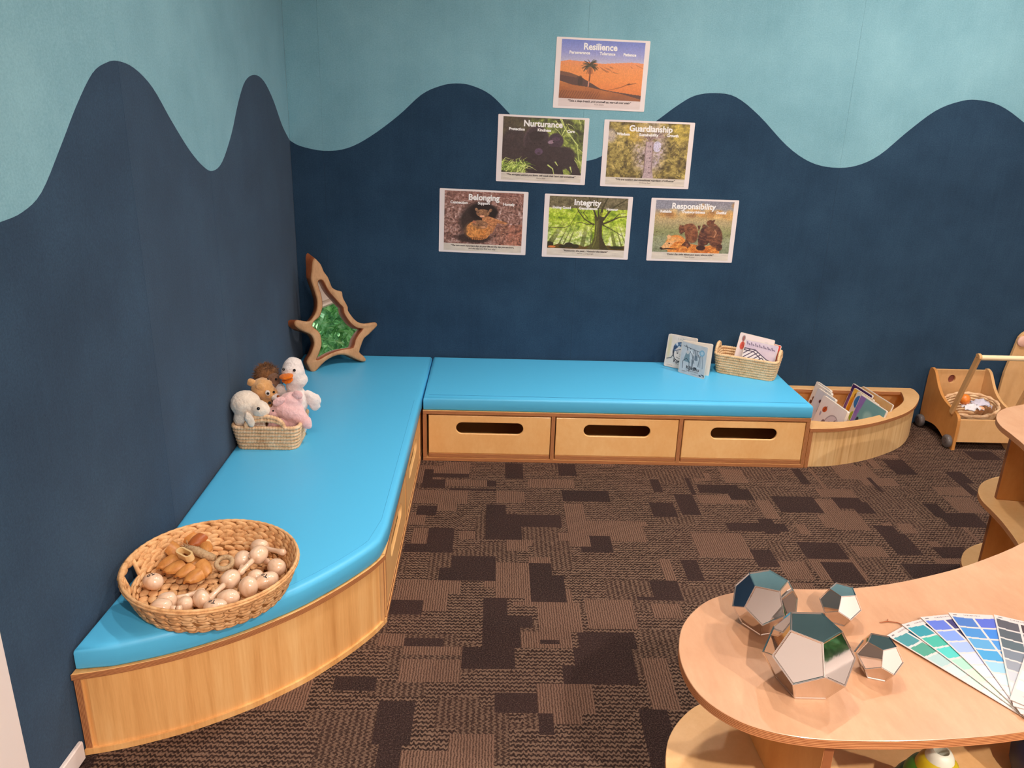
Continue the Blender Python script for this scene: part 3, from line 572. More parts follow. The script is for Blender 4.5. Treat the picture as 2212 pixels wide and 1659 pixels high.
# duck
t = thing('soft_toy', 'white duck soft toy with a bright orange beak, sitting up in the basket', 'soft toy', (.218, -1.062, .325))
soft('body', [((.0, .0, .04), (.036, .032, .05)), ((.004, .0, .115), (.038, .032, .05)), ((.0, .0, .165), (.026, .024, .03)), ((.0, .0, .21), (.036, .034, .036)), ((.012, .0, .185), (.032, .03, .028)), ((.001, .004, .228), (.030, .028, .028))], M['pwhite'], t)
soft('wing', [((.060, -.004, .118), (.024, .014, .024)), ((.048, -.002, .135), (.022, .014, .013), (0, .5, 0)), ((.062, -.004, .1), (.017, .013, .017))], M['pwhite'], t, .003)
soft('wing', [((-.044, -.004, .150), (.017, .014, .022), (0, .4, 0)), ((-.034, -.004, .13), (.02, .014, .03), (0, -.5, 0))], M['pwhite'], t, .003)
soft('beak', [((-.012, -.038, .208), (.024, .020, .0075), (.15, -.12, -.35))], M['orange'], t, .0018); soft('beak', [((-.010, -.036, .196), (.019, .016, .007), (.45, .0, -.3))], M['orange'], t, .0018)
bead(t, (.012, -.031, .226), .0045); bead(t, (-.022, -.024, .226), .0045)
# pink pig
t = thing('soft_toy', 'pale pink pig soft toy slumped over the front of the basket', 'soft toy', (.205, -1.115, .325))
soft('body', [((.005, .0, .05), (.038, .034, .045)), ((.002, -.004, .105), (.052, .038, .036), (0, .35, 0)), ((.010, .0, .135), (.036, .03, .026)), ((-.045, -.022, .098), (.017, .015, .02), (0, -.2, 0)), ((.055, -.018, .07), (.019, .018, .028), (0, -.5, 0)), ((.030, -.01, .085), (.03, .026, .026))], M['ppink'], t)
soft('ear', [((-.020, -.030, .142), (.022, .008, .013), (0, -.5, .2))], M['ppink'], t, .002); soft('ear', [((.035, -.014, .158), (.017, .008, .015), (0, .3, 0))], M['ppink'], t, .002)
bead(t, (-.038, -.037, .112), .003, 'eye')
t = thing('soft_toy', 'folded pink soft toy low in the basket, seen through its front handle', 'soft toy', (.16, -1.145, .325))
soft('body', [((0, .0, .05), (.034, .022, .05)), ((.02, .0, .07), (.03, .02, .034))], M['ppink'], t)
t = thing('soft_toy', 'folded cream soft toy low in the basket, beside the folded pink one', 'soft toy', (.105, -1.15, .325))
soft('body', [((0, .0, .045), (.026, .02, .045)), ((-.002, .002, .08), (.020, .017, .025))], M['pcream'], t)

for o in list(bpy.data.objects):
    if o.name.startswith('soft_toy'): o.scale = {'soft_toy': (1.28,)*3, 'soft_toy.001': (1.12,)*3, 'soft_toy.002': (1.1,)*3, 'soft_toy.003': (1.22,)*3, 'soft_toy.004': (1.2,)*3}.get(o.name, (1, 1, 1))
# ------------------------------------------------ round hyacinth basket
CX, CY, CZ = .2345, -2.10, .3136
t = thing('hyacinth_basket', 'large shallow round basket of plaited hyacinth holding wooden maracas on the near cushion', 'basket', (CX, CY, CZ), 0)
rb = random.Random(11); HA = math.radians(187); rows = 7; RH = .086
def brad(f): return .188 + .032*f**.8
for i in range(rows):
    f = (i+.5)/rows; R_ = brad(f); z = .008+f*(RH-.012); N = 38; k = MB()
    for q in range(N):
        a = 2*PI*(q+.5*(i % 2))/N + rb.uniform(-.02, .02)
        da = (a-HA+PI) % (2*PI)-PI
        if 2 <= i <= 5 and abs(da) < .235: continue
        c = Vector((R_*math.cos(a), R_*math.sin(a), z)); L_ = 2*PI*R_/N*.72
        fr_ = Matrix.Rotation(a+PI/2, 3, 'Z') @ Matrix.Rotation(.38 if i % 2 else -.30, 3, 'Y')
        k.ell(c, (L_, .0052, .0098*rb.uniform(.85, 1.1)), fr_, 8, 6)
    k.build('plaited_row', M['hyacinth'], t, True)
for i in range(8):
    R_ = .178-i*.024; N = max(6, int(R_*2*PI/.031)); k = MB()
    for q in range(N):
        a = 2*PI*(q+.5*(i % 2))/N + rb.uniform(-.03, .03); c = Vector((R_*math.cos(a), R_*math.sin(a), .0065))
        k.ell(c, (2*PI*R_/N*.62, .0135, .0052), Matrix.Rotation(a+PI/2+.3*(1 if i % 2 else -1), 3, 'Z'), 8, 5)
    k.build('plaited_floor_row', M['hyacinth'], t, True)
k = MB(); n = 80; vs = []; fs = []
lev = [(.186, .002), (.1925, .025), (.206, .0305), (.214, .062), (.219, .076), (.2205, .084)]
for R_, z in lev: vs += [(R_*math.cos(2*PI*q/n), R_*math.sin(2*PI*q/n), z) for q in range(n)]
for j in range(5):
    for q in range(n):
        da = (2*PI*(q+.5)/n-HA+PI) % (2*PI)-PI
        if j in (2, 3) and abs(da) < .19: continue
        fs.append((j*n+q, j*n+(q+1) % n, (j+1)*n+(q+1) % n, (j+1)*n+q))
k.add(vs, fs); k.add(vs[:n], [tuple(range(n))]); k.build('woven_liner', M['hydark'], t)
for R_, z, r_ in ((.2225, .0875, .0045), (.2245, .082, .0042)):
    P = [(R_*math.cos(2*PI*q/200), R_*math.sin(2*PI*q/200), z) for q in range(200)]
    k = MB(); k.tube(P, [r_*(1+.12*math.sin(q*1.9)) for q in range(200)], 7, closed=True); k.build('rim', M['hyacinth'], t, True)
hp = []
for q in range(40):
    a = HA-.26+.52*q/39; hp.append((.222*math.cos(a), .222*math.sin(a), .0825))
for sg_ in (-1, 1):
    a = HA+.205*sg_; k = MB(); k.tube([(R_*math.cos(a), R_*math.sin(a), z) for R_, z in ((.203, .026), (.207, .040), (.212, .058), (.218, .078))], .0062, 7); k.build('hole_binding', M['hyacinth'], t, True)
k = MB(); k.tube([(.2045*math.cos(HA-.21+.42*q/10), .2045*math.sin(HA-.21+.42*q/10), .0285) for q in range(11)], .0055, 7); k.build('hole_binding', M['hyacinth'], t, True)
k = MB(); k.tube(hp, [.0088*(1+.05*math.sin(q*2.1)) for q in range(40)], 8); k.build('handle', M['hyacinth'], t, True)

# maracas and egg shakers
def maraca(head, tip, label, hr=.024, z=None):
    h = Vector(head); q = Vector(tip); d = q-h; L_ = d.length; zr = d.to_track_quat('Z', 'Y').to_matrix().to_4x4(); Mx = T(*h) @ zr
    o = bpy.data.objects.new('maraca', None); COL.objects.link(o); o.matrix_world = Mx; o.empty_display_size = .02
    tag(o, label, 'maraca', 'wooden maracas in the round basket')
    k = MB(); pr = [(.0005, -hr*1.12)]
    for j in range(1, 10): a = PI*j/10; pr.append((hr*math.sin(a)**.9, -hr*1.12*math.cos(a)+(.004 if j > 5 else 0)))
    k.lathe([p for p in pr if p[1] < hr*.99 and p[0] > .0001] + [(hr*.36, hr*1.05)], 24); k.build('head', M['maraca'], o, True, sharp=1.3)
    k = MB(); e = L_; k.lathe([(hr*.36, hr*1.04), (.0078, hr*1.35), (.0066, hr*1.9), (.0072, e*.72), (.0098, e*.88), (.0092, e*.96), (.0055, e), (.001, e+.001)], 20); k.build('handle', M['maraca'], o, True)
    return o
def egg(c, r, rot, label, mark=False):
    o = thing('egg_shaker', label, 'egg shaker', c, 0, 'wooden egg shakers in the round basket'); o.rotation_euler = rot
    k = MB(); k.ell((0, 0, 0), r, None, 22, 14, fn=lambda q, d: Vector((q.x, q.y*(1+.08*d.x), q.z*(1+.08*d.x)))); k.build('shell', M['maraca'], o, True)
    return o
BZ = CZ+.014
maraca((.318, -1.952, BZ+.030), (.405, -2.005, BZ+.046), 'maraca lying farthest back at the right rim of the basket')
maraca((.288, -2.012, BZ+.026), (.296, -2.060, BZ+.012), 'stubby maraca left of the crossed pair, head up and handle under it')
maraca((.338, -2.025, BZ+.052), (.302, -2.096, BZ+.034), 'maraca standing out at the middle right, handle towards the viewer')
maraca((.395, -2.058, BZ+.032), (.348, -2.000, BZ+.016), 'maraca against the right rim with its handle pointing back')
maraca((.288, -2.120, BZ+.034), (.252, -2.196, BZ+.020), 'maraca in the middle of the basket pointing at the viewer')
maraca((.152, -2.212, BZ+.024), (.232, -2.158, BZ+.022), 'long maraca at the front left with its pale handle pointing right')
maraca((.160, -2.262, BZ+.040), (.212, -2.266, BZ+.040), 'maraca tucked behind the near rim, left end')
egg((.343, -2.150, BZ+.030), (.025, .027, .029), (0, 0, .4), 'large upright egg shaker right of the middle maraca')
e8 = egg((.383, -2.120, BZ+.030), (.034, .023, .022), (0, 0, .75), 'long egg shaker with a black mark at the near right rim')
egg((.345, -2.092, BZ+.024), (.022, .020, .019), (0, 0, .3), 'pale egg shaker hidden between the large ones on the right')
egg((.203, -2.222, BZ+.026), (.020, .020, .019), (0, 0, 0), 'small round shaker ball by the near rim')
egg((.238, -2.204, BZ+.028), (.021, .026, .024), (0, 0, .5), 'egg shaker touching the small round ball')
egg((.303, -2.192, BZ+.024), (.029, .023, .022), (0, 0, .2), 'egg shaker lying under the large upright one at the near rim')
e14 = egg((.285, -2.238, BZ+.030), (.030, .022, .018), (0, 0, .15), 'pale egg shaker at the near rim with black letters')
e15 = egg((.082, -2.122, BZ+.024), (.028, .024, .022), (0, .2, -.2), 'lone egg shaker with black letters at the left of the basket')
# text helper: real letters turned into thin meshes
def text(body, size, ml, parent, M4, name='lettering', bold=.0, shear=0, align='CENTER', ext=.0, space=1):
    c = bpy.data.curves.new(name, 'FONT'); c.body = body; c.size = size; c.align_x = align; c.align_y = 'CENTER'; c.offset = bold; c.shear = shear; c.extrude = ext; c.resolution_u = 3; c.space_character = space
    o = bpy.data.objects.new(name, c); me = bpy.data.meshes.new_from_object(o); bpy.data.objects.remove(o); me.name = name
    me.materials.clear(); me.materials.append(M[ml]); o = bpy.data.objects.new(name, me); COL.objects.link(o); o.parent = parent; o.matrix_local = M4; return o
def wrap_text(o, centre, r):
    # lay flat letters onto an egg: push every vertex out to the ellipsoid
    for v in o.data.vertices:
        p = Vector((v.co.x, v.co.y, 0)); v.co.z = r[2]*math.sqrt(max(0, 1-(p.x/r[0])**2-(p.y/r[1])**2))+.0005
for e_, r_, a_ in ((e15, (.028, .024, .022), -1.9), (e14, (.030, .022, .018), 2.9), (e8, (.034, .023, .022), 2.2)):
    o = text('To', .016, 'ink', e_, rotz(a_), 'lettering', .0004); 
    for v in o.data.vertices: v.co.xyz = (rotz(a_) @ Vector((v.co.x, v.co.y, 0)))
    o.matrix_local = Matrix.Identity(4)
    for v in o.data.vertices: v.co.x += -.006; v.co.y += -.003
    wrap_text(o, None, (r_[0]*1.0, r_[1]*1.0, r_[2]*1.0))
# seed pod rattle
t = thing('pod_rattle', 'bundle of brown seed pods tied to a rope-bound ring, left of the maracas', 'rattle', (.14, -2.02, BZ))
rp = random.Random(4)
for (x, y, z, yaw, tl, s_, ml) in ((-.055, .085, .032, 1.2, .5, 1, 'pod'), (-.024, .098, .036, .2, .2, 1.15, 'pod'), (.002, .072, .042, -.5, .3, 1, 'podred'), (.032, .052, .030, .5, .1, .9, 'pod'), (-.046, .022, .040, 1.3, .6, 1.1, 'pod'), (-.046, -.022, .026, -.6, .2, 1.1, 'pod'), (-.018, -.045, .026, -.9, .2, 1.1, 'pod'), (.014, -.056, .024, -.7, .3, 1.0, 'pod'), (.044, -.074, .018, -.4, .1, 1.15, 'pod'), (.058, -.045, .026, .8, .3, 1.1, 'pod'), (-.008, .028, .016, .3, 0, 1.1, 'podred'), (.020, .0, .014, -.3, 0, 1.1, 'pod')):
    k = MB(); prf = []
    for j in range(9): a = PI*j/8; prf.append((.020*math.cos(a), .017*math.sin(a)))
    for j in range(9): a = PI-PI*j/8; prf.append((.013*math.cos(a), -.004+.009*math.sin(a)))
    Mx = T(x, y, z) @ rotz(yaw) @ Matrix.Rotation(tl, 4, 'X') @ Matrix.Diagonal((s_, s_, s_, 1))
    n_ = len(prf); vs = []
    for yy, sc_ in ((-.026, .45), (-.014, .9), (.004, 1.08), (.020, .95)): vs += [Mx @ Vector((p[0]*sc_, yy+.004*p[0]/.02, p[1]*sc_+.006*(1-sc_))) for p in prf]
    k.add(vs, [(a_*n_+i_, a_*n_+(i_+1) % n_, (a_+1)*n_+(i_+1) % n_, (a_+1)*n_+i_) for a_ in range(3) for i_ in range(n_)])
    k.add(vs[:n_], tessellate_polygon([[Vector((*p, 0)) for p in prf]])); k.add(vs[-n_:], tessellate_polygon([[Vector((*p, 0)) for p in prf]]))
    k.build('seed_pod', M[ml], t, True, sharp=.7)
k = MB(); ov = [(.026*math.cos(a)*(1.0), .011*math.sin(a)) for a in [2*PI*q/28 for q in range(28)]]
ov = rrect(-.029, -.0125, .029, .0125, .0124, 7); iv = inset(ov, .0045)
k.prism(ov, 0, .020, holes=[iv], M=T(.004, -.020, .048) @ rotz(-.62) @ Matrix.Rotation(.25, 4, 'X')); k.build('split_pod', M['podrim'], t, bevel=.001)
hp = [Vector((-.006, .022, .050)), Vector((.02, .008, .052)), Vector((.05, -.004, .046)), Vector((.078, -.010, .04))]
hp = catmull([tuple(p) for p in hp], 12, False); k = MB(); k.tube(hp, [(.0085+.004*math.sin(i/len(hp)*PI))*(1+.05*math.sin(i*2.4)) for i in range(len(hp))], 10); k.build('rope_handle', M['rope'], t, True)
P = [(.106+.021*math.cos(2*PI*q/120), -.020+.0205*math.sin(2*PI*q/120), .032+.006*math.sin(2*PI*q/120)) for q in range(120)]
k = MB(); k.tube(P, [.0068*(1+.10*math.sin(q*2*PI/3.0)) for q in range(120)], 8, closed=True); k.build('rope_ring', M['rope'], t, True)
k = MB()
for i in range(26):
    a = Vector((-.008+rp.gauss(0, .006), .022+rp.gauss(0, .006), .05)); b_ = a+Vector((rp.uniform(-.03, .0), rp.uniform(-.004, .03), rp.uniform(-.015, .008))); k.tube([a, (a+b_)/2+Vector((0, 0, .004)), b_], .0008, 4)
o = k.build('frayed_cord', M['rope'], t); o['kind'] = 'stuff'

# ------------------------------------------------ printed pictures, painted in numpy and stored as colours on a fine grid
class Art:
    def __init__(s, w, h, c=(255, 255, 255), seed=0):
        s.w, s.h = w, h; s.a = np.ones((h, w, 3))*np.array(c, float); s.r = np.random.default_rng(seed)
        s.V, s.U = np.mgrid[0:h, 0:w]; s.U = (s.U+.5)/w; s.V = (s.V+.5)/h
    def fbm(s, sx, sy, oct=4, seed=1):
        r = np.random.default_rng(seed); o = np.zeros((s.h, s.w)); am = 1; tot = 0
        for k in range(oct):
            gx, gy = int(sx*2**k)+2, int(sy*2**k)+2; G = r.random((gy, gx))
            x = s.U*(gx-1.001); y = s.V*(gy-1.001); xi = x.astype(int); yi = y.astype(int); fx = x-xi; fy = y-yi; fx = fx*fx*(3-2*fx); fy = fy*fy*(3-2*fy)
            v = (G[yi, xi]*(1-fx)+G[yi, xi+1]*fx)*(1-fy)+(G[yi+1, xi]*(1-fx)+G[yi+1, xi+1]*fx)*fy
            o += v*am; tot += am; am *= .55
        o /= tot; return (o-o.min())/(o.max()-o.min())
    def put(s, m, c):
        c = np.array(c, float); s.a = s.a*(1-m[..., None]) + (c if c.ndim == 3 else c[None, None])*m[..., None]
    def ramp(s, f, stops):
        p = [q[0] for q in stops]; return np.stack([np.interp(f, p, [q[1][i] for q in stops]) for i in range(3)], -1)
    def fill(s, f, stops, m=None): s.put(np.ones((s.h, s.w)) if m is None else m, s.ramp(f, stops))
    def poly(s, P):
        m = np.zeros((s.h, s.w), bool); n = len(P)
        for i in range(n):
            (x0, y0), (x1, y1) = P[i], P[(i+1) % n]
            if y0 == y1: continue
            c = ((s.V > y0) != (s.V > y1)) & (s.U < (x1-x0)*(s.V-y0)/(y1-y0)+x0); m ^= c
        return m.astype(float)
    def ell(s, cx, cy, rx, ry, a=0, soft=.15):
        x = (s.U-cx); y = (s.V-cy); ca, sa = math.cos(a), math.sin(a); d = np.sqrt(((x*ca+y*sa)/rx)**2+((-x*sa+y*ca)/ry)**2)
        return np.clip((1-d)/soft+.5, 0, 1)
    def line(s, P, w, w1=None):
        m = np.zeros((s.h, s.w)); asp = s.h/s.w; n = len(P)-1
        for i in range(n):
            (x0, y0), (x1, y1) = P[i], P[i+1]; dx, dy = x1-x0, (y1-y0)*asp; L2 = dx*dx+dy*dy+1e-12
            t = np.clip(((s.U-x0)*dx+(s.V-y0)*asp*dy)/L2, 0, 1); d = np.hypot(s.U-x0-t*dx, (s.V-y0)*asp-t*dy)
            ww = w if w1 is None else w+(w1-w)*(i+t)/n
            m = np.maximum(m, np.clip((ww-d)*s.w*.9+.5, 0, 1))
        return m
def art_mesh(name, art, w, h, parent, M4, ml='attr'):
    W_, H_ = art.w, art.h; me = bpy.data.meshes.new(name)
    xs = (np.arange(W_+1)/W_-.5)*w; ys = (.5-np.arange(H_+1)/H_)*h
    X_, Y_ = np.meshgrid(xs, ys); co_ = np.stack([X_, Y_, np.zeros_like(X_)], -1).reshape(-1, 3)
    i = (np.arange(H_)[:, None]*(W_+1)+np.arange(W_)[None]).ravel(); F = np.stack([i, i+W_+1, i+W_+2, i+1], 1)
    me.vertices.add(len(co_)); me.vertices.foreach_set('co', co_.ravel()); me.loops.add(F.size); me.loops.foreach_set('vertex_index', F.ravel())
    me.polygons.add(len(F)); me.polygons.foreach_set('loop_start', np.arange(len(F))*4); me.update(calc_edges=True)
    c = np.clip(art.a, 0, 255)/255; c = np.where(c <= .04045, c/12.92, ((c+.055)/1.055)**2.4); c = c.reshape(-1, 3)
    rgba = np.ones((len(F), 4, 4), np.float32); rgba[..., :3] = c[:, None, :]
    at = me.color_attributes.new('Col', 'FLOAT_COLOR', 'CORNER'); at.data.foreach_set('color', rgba.ravel())
    me.materials.append(M[ml]); o = bpy.data.objects.new(name, me); COL.objects.link(o); o.parent = parent; o.matrix_local = M4; return o
PW, PH = 230, 160
def fin(fn, am=.30):
    A = fn(); g_ = A.fbm(110, 76, 2, 77)-.5; A.a = A.a*(1+g_[..., None]*am); return A
def desert():
    A = Art(PW, PH); U, V = A.U, A.V; A.fill(V, [(0, (116, 134, 206)), (.2, (150, 156, 214)), (.36, (190, 188, 214))])
    n = A.fbm(4, 8, 4, 3)
    hz = np.interp(U, [0, .1, .3, .5, .7, .85, 1], [.37, .345, .36, .385, .36, .34, .35]); m = (V > hz).astype(float)
    A.fill(V+.05*n, [(.34, (236, 150, 104)), (.5, (238, 150, 86)), (.7, (240, 146, 76)), (1, (220, 120, 60))], m)
    for P in ([(.46, .42), (.52, .47), (.6, .52), (.56, .53), (.5, .48)], [(.52, .44), (.58, .46), (.63, .5), (.57, .48)], [(.58, .42), (.62, .43), (.65, .46), (.6, .45)], [(.6, .5), (.72, .54), (.66, .54)], [(.84, .4), (.88, .44), (.86, .44)], [(.9, .37), (1, .43), (1, .44), (.93, .4)]): A.put(A.poly(P)*.6, (150, 92, 60))
    A.put(A.poly([(0, .535), (.12, .56), (.25, .62), (.38, .72), (.5, .81), (.6, .84), (1, .9), (1, 1), (0, 1)]), (88, 60, 54))
    A.put(A.poly([(0, .535), (.1, .55), (.22, .6), (.2, .64), (0, .6)])*.5, (150, 100, 70)); A.put(A.ell(.25, .70, .03, .1)*.6, (50, 36, 32))
    dn = A.poly([(0, .70), (.15, .76), (.35, .79), (.55, .84), (.75, .88), (1, .965), (1, 1), (0, 1)]); A.fill(V+.2*n, [(.8, (206, 130, 70)), (.95, (172, 100, 54)), (1.15, (140, 84, 54))], dn)
    rp_ = (np.sin((U*1.0+V*.35)*210)+n > 1.0)*(V > .86)*(U < .5)*dn; A.put(rp_*.55, (100, 56, 34))
    A.put(A.line([(.35, .78), (.357, .7), (.362, .6), (.36, .5)], .006, .008), (120, 66, 44)); A.put(A.line([(.35, .78), (.354, .7)], .006), (230, 160, 130))
    r = random.Random(3)
    for i in range(46):
        a = r.uniform(-.6, PI+.6); L_ = r.uniform(.06, .11); x, y = .36, .43; P = [(x, y)]
        for j in range(4): x += math.cos(a)*L_/4; y -= math.sin(a)*L_*1.35/4; P.append((x, y)); a += (.22 if math.cos(a) < 0 else -.22)
        A.put(A.line(P, .005, .002), r.choice([(52, 54, 40), (80, 78, 58), (40, 40, 30)]))
    for i in range(14): x = .36+r.uniform(-.04, .04); A.put(A.line([(x*.6+.144, .46), (x, .56)], .005, .003)*.8, (150, 92, 60))
    A.put(A.line([(.58, .84), (.75, .77), (.85, .7)], .0015, .004), (110, 60, 40)); A.put(A.line([(.83, .72), (.93, .69)], .006, .002), (96, 54, 40)); return A
def gorilla():
    A = Art(PW, PH, seed=2); n = A.fbm(9, 7, 5, 5); n2 = A.fbm(24, 20, 3, 8)
    A.fill(n*.6+n2*.4, [(.2, (44, 48, 26)), (.45, (96, 108, 50)), (.6, (150, 164, 74)), (.85, (206, 214, 120))]); A.put(A.ell(.1, .3, .26, .5)*.8, (64, 52, 46))
    r = random.Random(8)
    for i in range(70):
        x, y = r.uniform(.6, 1), r.uniform(0, .8); a = r.uniform(.3, 1.4); L_ = r.uniform(.08, .25); A.put(A.line([(x, y), (x+.5*L_*math.cos(a), y+.6*L_*math.sin(a)), (x+L_*math.cos(a+.2), y+L_*1.2*math.sin(a+.2))], .004, .001), r.choice([(196, 204, 96), (226, 230, 150), (120, 140, 50), (70, 86, 34)]))
    B_ = (44, 34, 38)
    for e in ((.16, .5, .17, .30), (.12, .66, .15, .14)): A.put(A.ell(*e), (52, 42, 44))
    A.put(A.ell(.42, .41, .16, .275), (76, 60, 66)); A.put(A.ell(.425, .425, .148, .262), (48, 37, 44)); A.put(A.ell(.42, .33, .09, .10), (30, 22, 26)); A.put(A.ell(.44, .7, .19, .3), B_); A.put(A.ell(.66, .40, .095, .14), (58, 42, 58))
    A.put(A.poly([(.55, .5), (.72, .5), (.86, .62), (.97, .88), (1, 1), (.9, 1), (.78, .85), (.55, .9)]), B_); A.put(A.ell(.72, .72, .17, .24, .5), B_); A.put(A.poly([(.3, .75), (.75, .8), (.78, 1), (.3, 1)]), (40, 30, 34))
    A.put(A.ell(.455, .6, .05, .06)*.7, (110, 84, 116)); A.put(A.ell(.455, .63, .022, .018), (60, 40, 56)); A.put(A.ell(.60, .42, .04, .03, -.4)*.7, (190, 160, 176)); A.put(A.ell(.66, .36, .05, .04)*.5, (90, 66, 90)); A.put(A.ell(.63, .41, .01, .012), (20, 14, 16)); A.put(A.ell(.40, .46, .012, .012), (16, 12, 14)); A.put(A.ell(.47, .46, .012, .012), (16, 12, 14))
    A.put(n2*.22*(A.a.mean(-1) < 70), (120, 96, 96))
    for i in range(60):
        x, y = r.uniform(0, .3), r.uniform(.82, 1); a = r.uniform(-2.4, -.5); L_ = r.uniform(.08, .2); A.put(A.line([(x, y), (x+.5*L_*math.cos(a), y+.6*L_*math.sin(a)), (x+L_*math.cos(a+.5), y+L_*.9*math.sin(a+.7))], .005, .001), r.choice([(190, 214, 96), (222, 236, 140), (110, 140, 50)]))
    for P in ([(.58, .84), (.64, .9), (.66, 1)], [(.67, .78), (.70, .84)], [(.7, 0), (.78, .2), (.93, .45), (.96, .75)], [(.76, .2), (.73, .3)], [(.86, .86), (.88, .95)]): A.put(A.line(P, .009, .004), (200, 214, 124))
    return A
def kauri():
    A = Art(PW, PH, seed=4); n = A.fbm(12, 10, 5, 12); n2 = A.fbm(30, 26, 3, 18)
    A.fill(n*.55+n2*.45, [(.2, (60, 50, 30)), (.42, (112, 98, 50)), (.58, (160, 142, 74)), (.8, (214, 190, 110))])
    A.put(A.ell(.52, .45, .2, .5, 0, .5)*n2*1.1, (206, 188, 206)); A.put(A.ell(.36, .18, .14, .2, 0, .6)*n*.9, (212, 176, 60)); A.put(A.ell(.9, .12, .16, .2, 0, .6)*n*.8, (212, 186, 70)); A.put(A.ell(.02, .25, .08, .12, 0, .6)*.6, (220, 206, 216))
    A.put(A.ell(.615, .42, .05, .10), (206, 200, 222)); r = random.Random(5)
    A.put(A.poly([(.475, .33), (.565, .33), (.56, .55), (.575, .85), (.60, 1), (.46, 1), (.475, .85), (.47, .55)]), (186, 164, 168)); A.put(A.line([(.475, .33), (.47, .6), (.475, .9)], .006)*.7, (120, 96, 98)); A.put(A.line([(.56, .35), (.566, .9)], .008)*.7, (136, 112, 112))
    for y in (.42, .51, .63, .69, .8, .9): A.put(A.ell(.525+r.uniform(-.02, .02), y, .006, .014), (70, 50, 60))
    for i in range(30): x = r.uniform(.44, .64); A.put(A.line([(.52, .34), ((x+.52)/2, .26), (x+(x-.52), r.uniform(.1, .3))], .006, .002)*.9, r.choice([(120, 92, 90), (160, 136, 130), (90, 66, 60)]))
    for i in range(90):
        x, y = r.choice([r.uniform(0, .42), r.uniform(.62, 1)]), r.uniform(.35, 1); L_ = r.uniform(.03, .09); a = r.uniform(-2.2, -.9); A.put(A.line([(x, y), (x+L_*math.cos(a), y+L_*math.sin(a))], .003, .001), r.choice([(214, 196, 110), (70, 56, 34), (180, 160, 80), (48, 38, 26)]))
    return A
def squirrels():
    A = Art(PW, PH, seed=6); U, V = A.U, A.V; x = (U-.5)*1.2; y = (V-.52); rr = np.hypot(x, y*1.15); th = np.arctan2(y, x)
    n = A.fbm(6, 6, 4, 22); n2 = A.fbm(46, 34, 3, 9); f = (np.sin(rr*46+n*20+th*2.2)*.5+.5)*.45+.55*A.fbm(60, 12, 3, 5)
    A.fill(f*.55+n2*.45, [(.15, (66, 46, 42)), (.4, (132, 94, 84)), (.6, (172, 130, 118)), (.85, (222, 200, 196))]); A.put(np.clip((U-.6)*2, 0, .5)*(V > .6)*f, (190, 90, 50)); A.put(np.clip((.3-V)*2, 0, .5)*n, (140, 80, 70))
    A.put(A.ell(.42, .52, .22, .33, .2, .3), (56, 44, 42)); A.put(A.ell(.5, .38, .18, .17, .1, .25), (26, 18, 20)); A.put(A.ell(.38, .88, .22, .10, 0, .4)*.85, (40, 30, 30))
    A.put(A.poly([(.56, .45), (.66, .5), (.82, .57), (.78, .6), (.68, .58), (.62, .78), (.5, .8), (.48, .5)]), (196, 128, 84)); A.put(A.ell(.49, .40, .085, .075), (156, 112, 82)); A.put(A.ell(.41, .34, .02, .035, -.3), (150, 110, 84)); A.put(A.ell(.585, .345, .02, .035, .3), (156, 116, 90)); A.put(A.ell(.48, .46, .03, .025), (226, 160, 130)); A.put(A.ell(.545, .37, .008, .010), (20, 12, 12)); A.put(A.ell(.43, .385, .008, .010), (20, 12, 12)); A.put(A.ell(.49, .43, .008, .006), (40, 24, 22))
    A.put(A.poly([(.29, .66), (.34, .58), (.46, .56), (.58, .66), (.60, .78), (.55, .88), (.48, .92), (.36, .91), (.29, .82)]), (206, 130, 70)); A.put(A.ell(.36, .74, .09, .14, 0, .6)*.6, (226, 160, 96)); A.put(A.ell(.46, .62, .10, .085, .3), (150, 108, 80)); fm = (A.a[..., 0]-A.a[..., 2] > 60)*A.ell(.48, .62, .34, .36, 0, .1); A.put(fm*np.clip((n2-.5)*1.6, 0, .5), (236, 180, 120)); A.put(fm*np.clip((.5-n2)*1.6, 0, .5), (110, 66, 40)); A.put(A.ell(.385, .575, .022, .03, -.4), (190, 120, 90)); A.put(A.ell(.535, .62, .02, .03, .3), (160, 112, 86)); A.put(A.ell(.44, .63, .012, .010, .5), (16, 10, 10)); A.put(A.ell(.50, .67, .03, .022), (220, 160, 120)); A.put(n2*.4*A.ell(.41, .78, .13, .14), (240, 150, 60)); 
    for q in range(10): A.put(A.line([(.30+q*.025, .88), (.31+q*.025, .95)], .005, .002), (40, 26, 24))
    return A
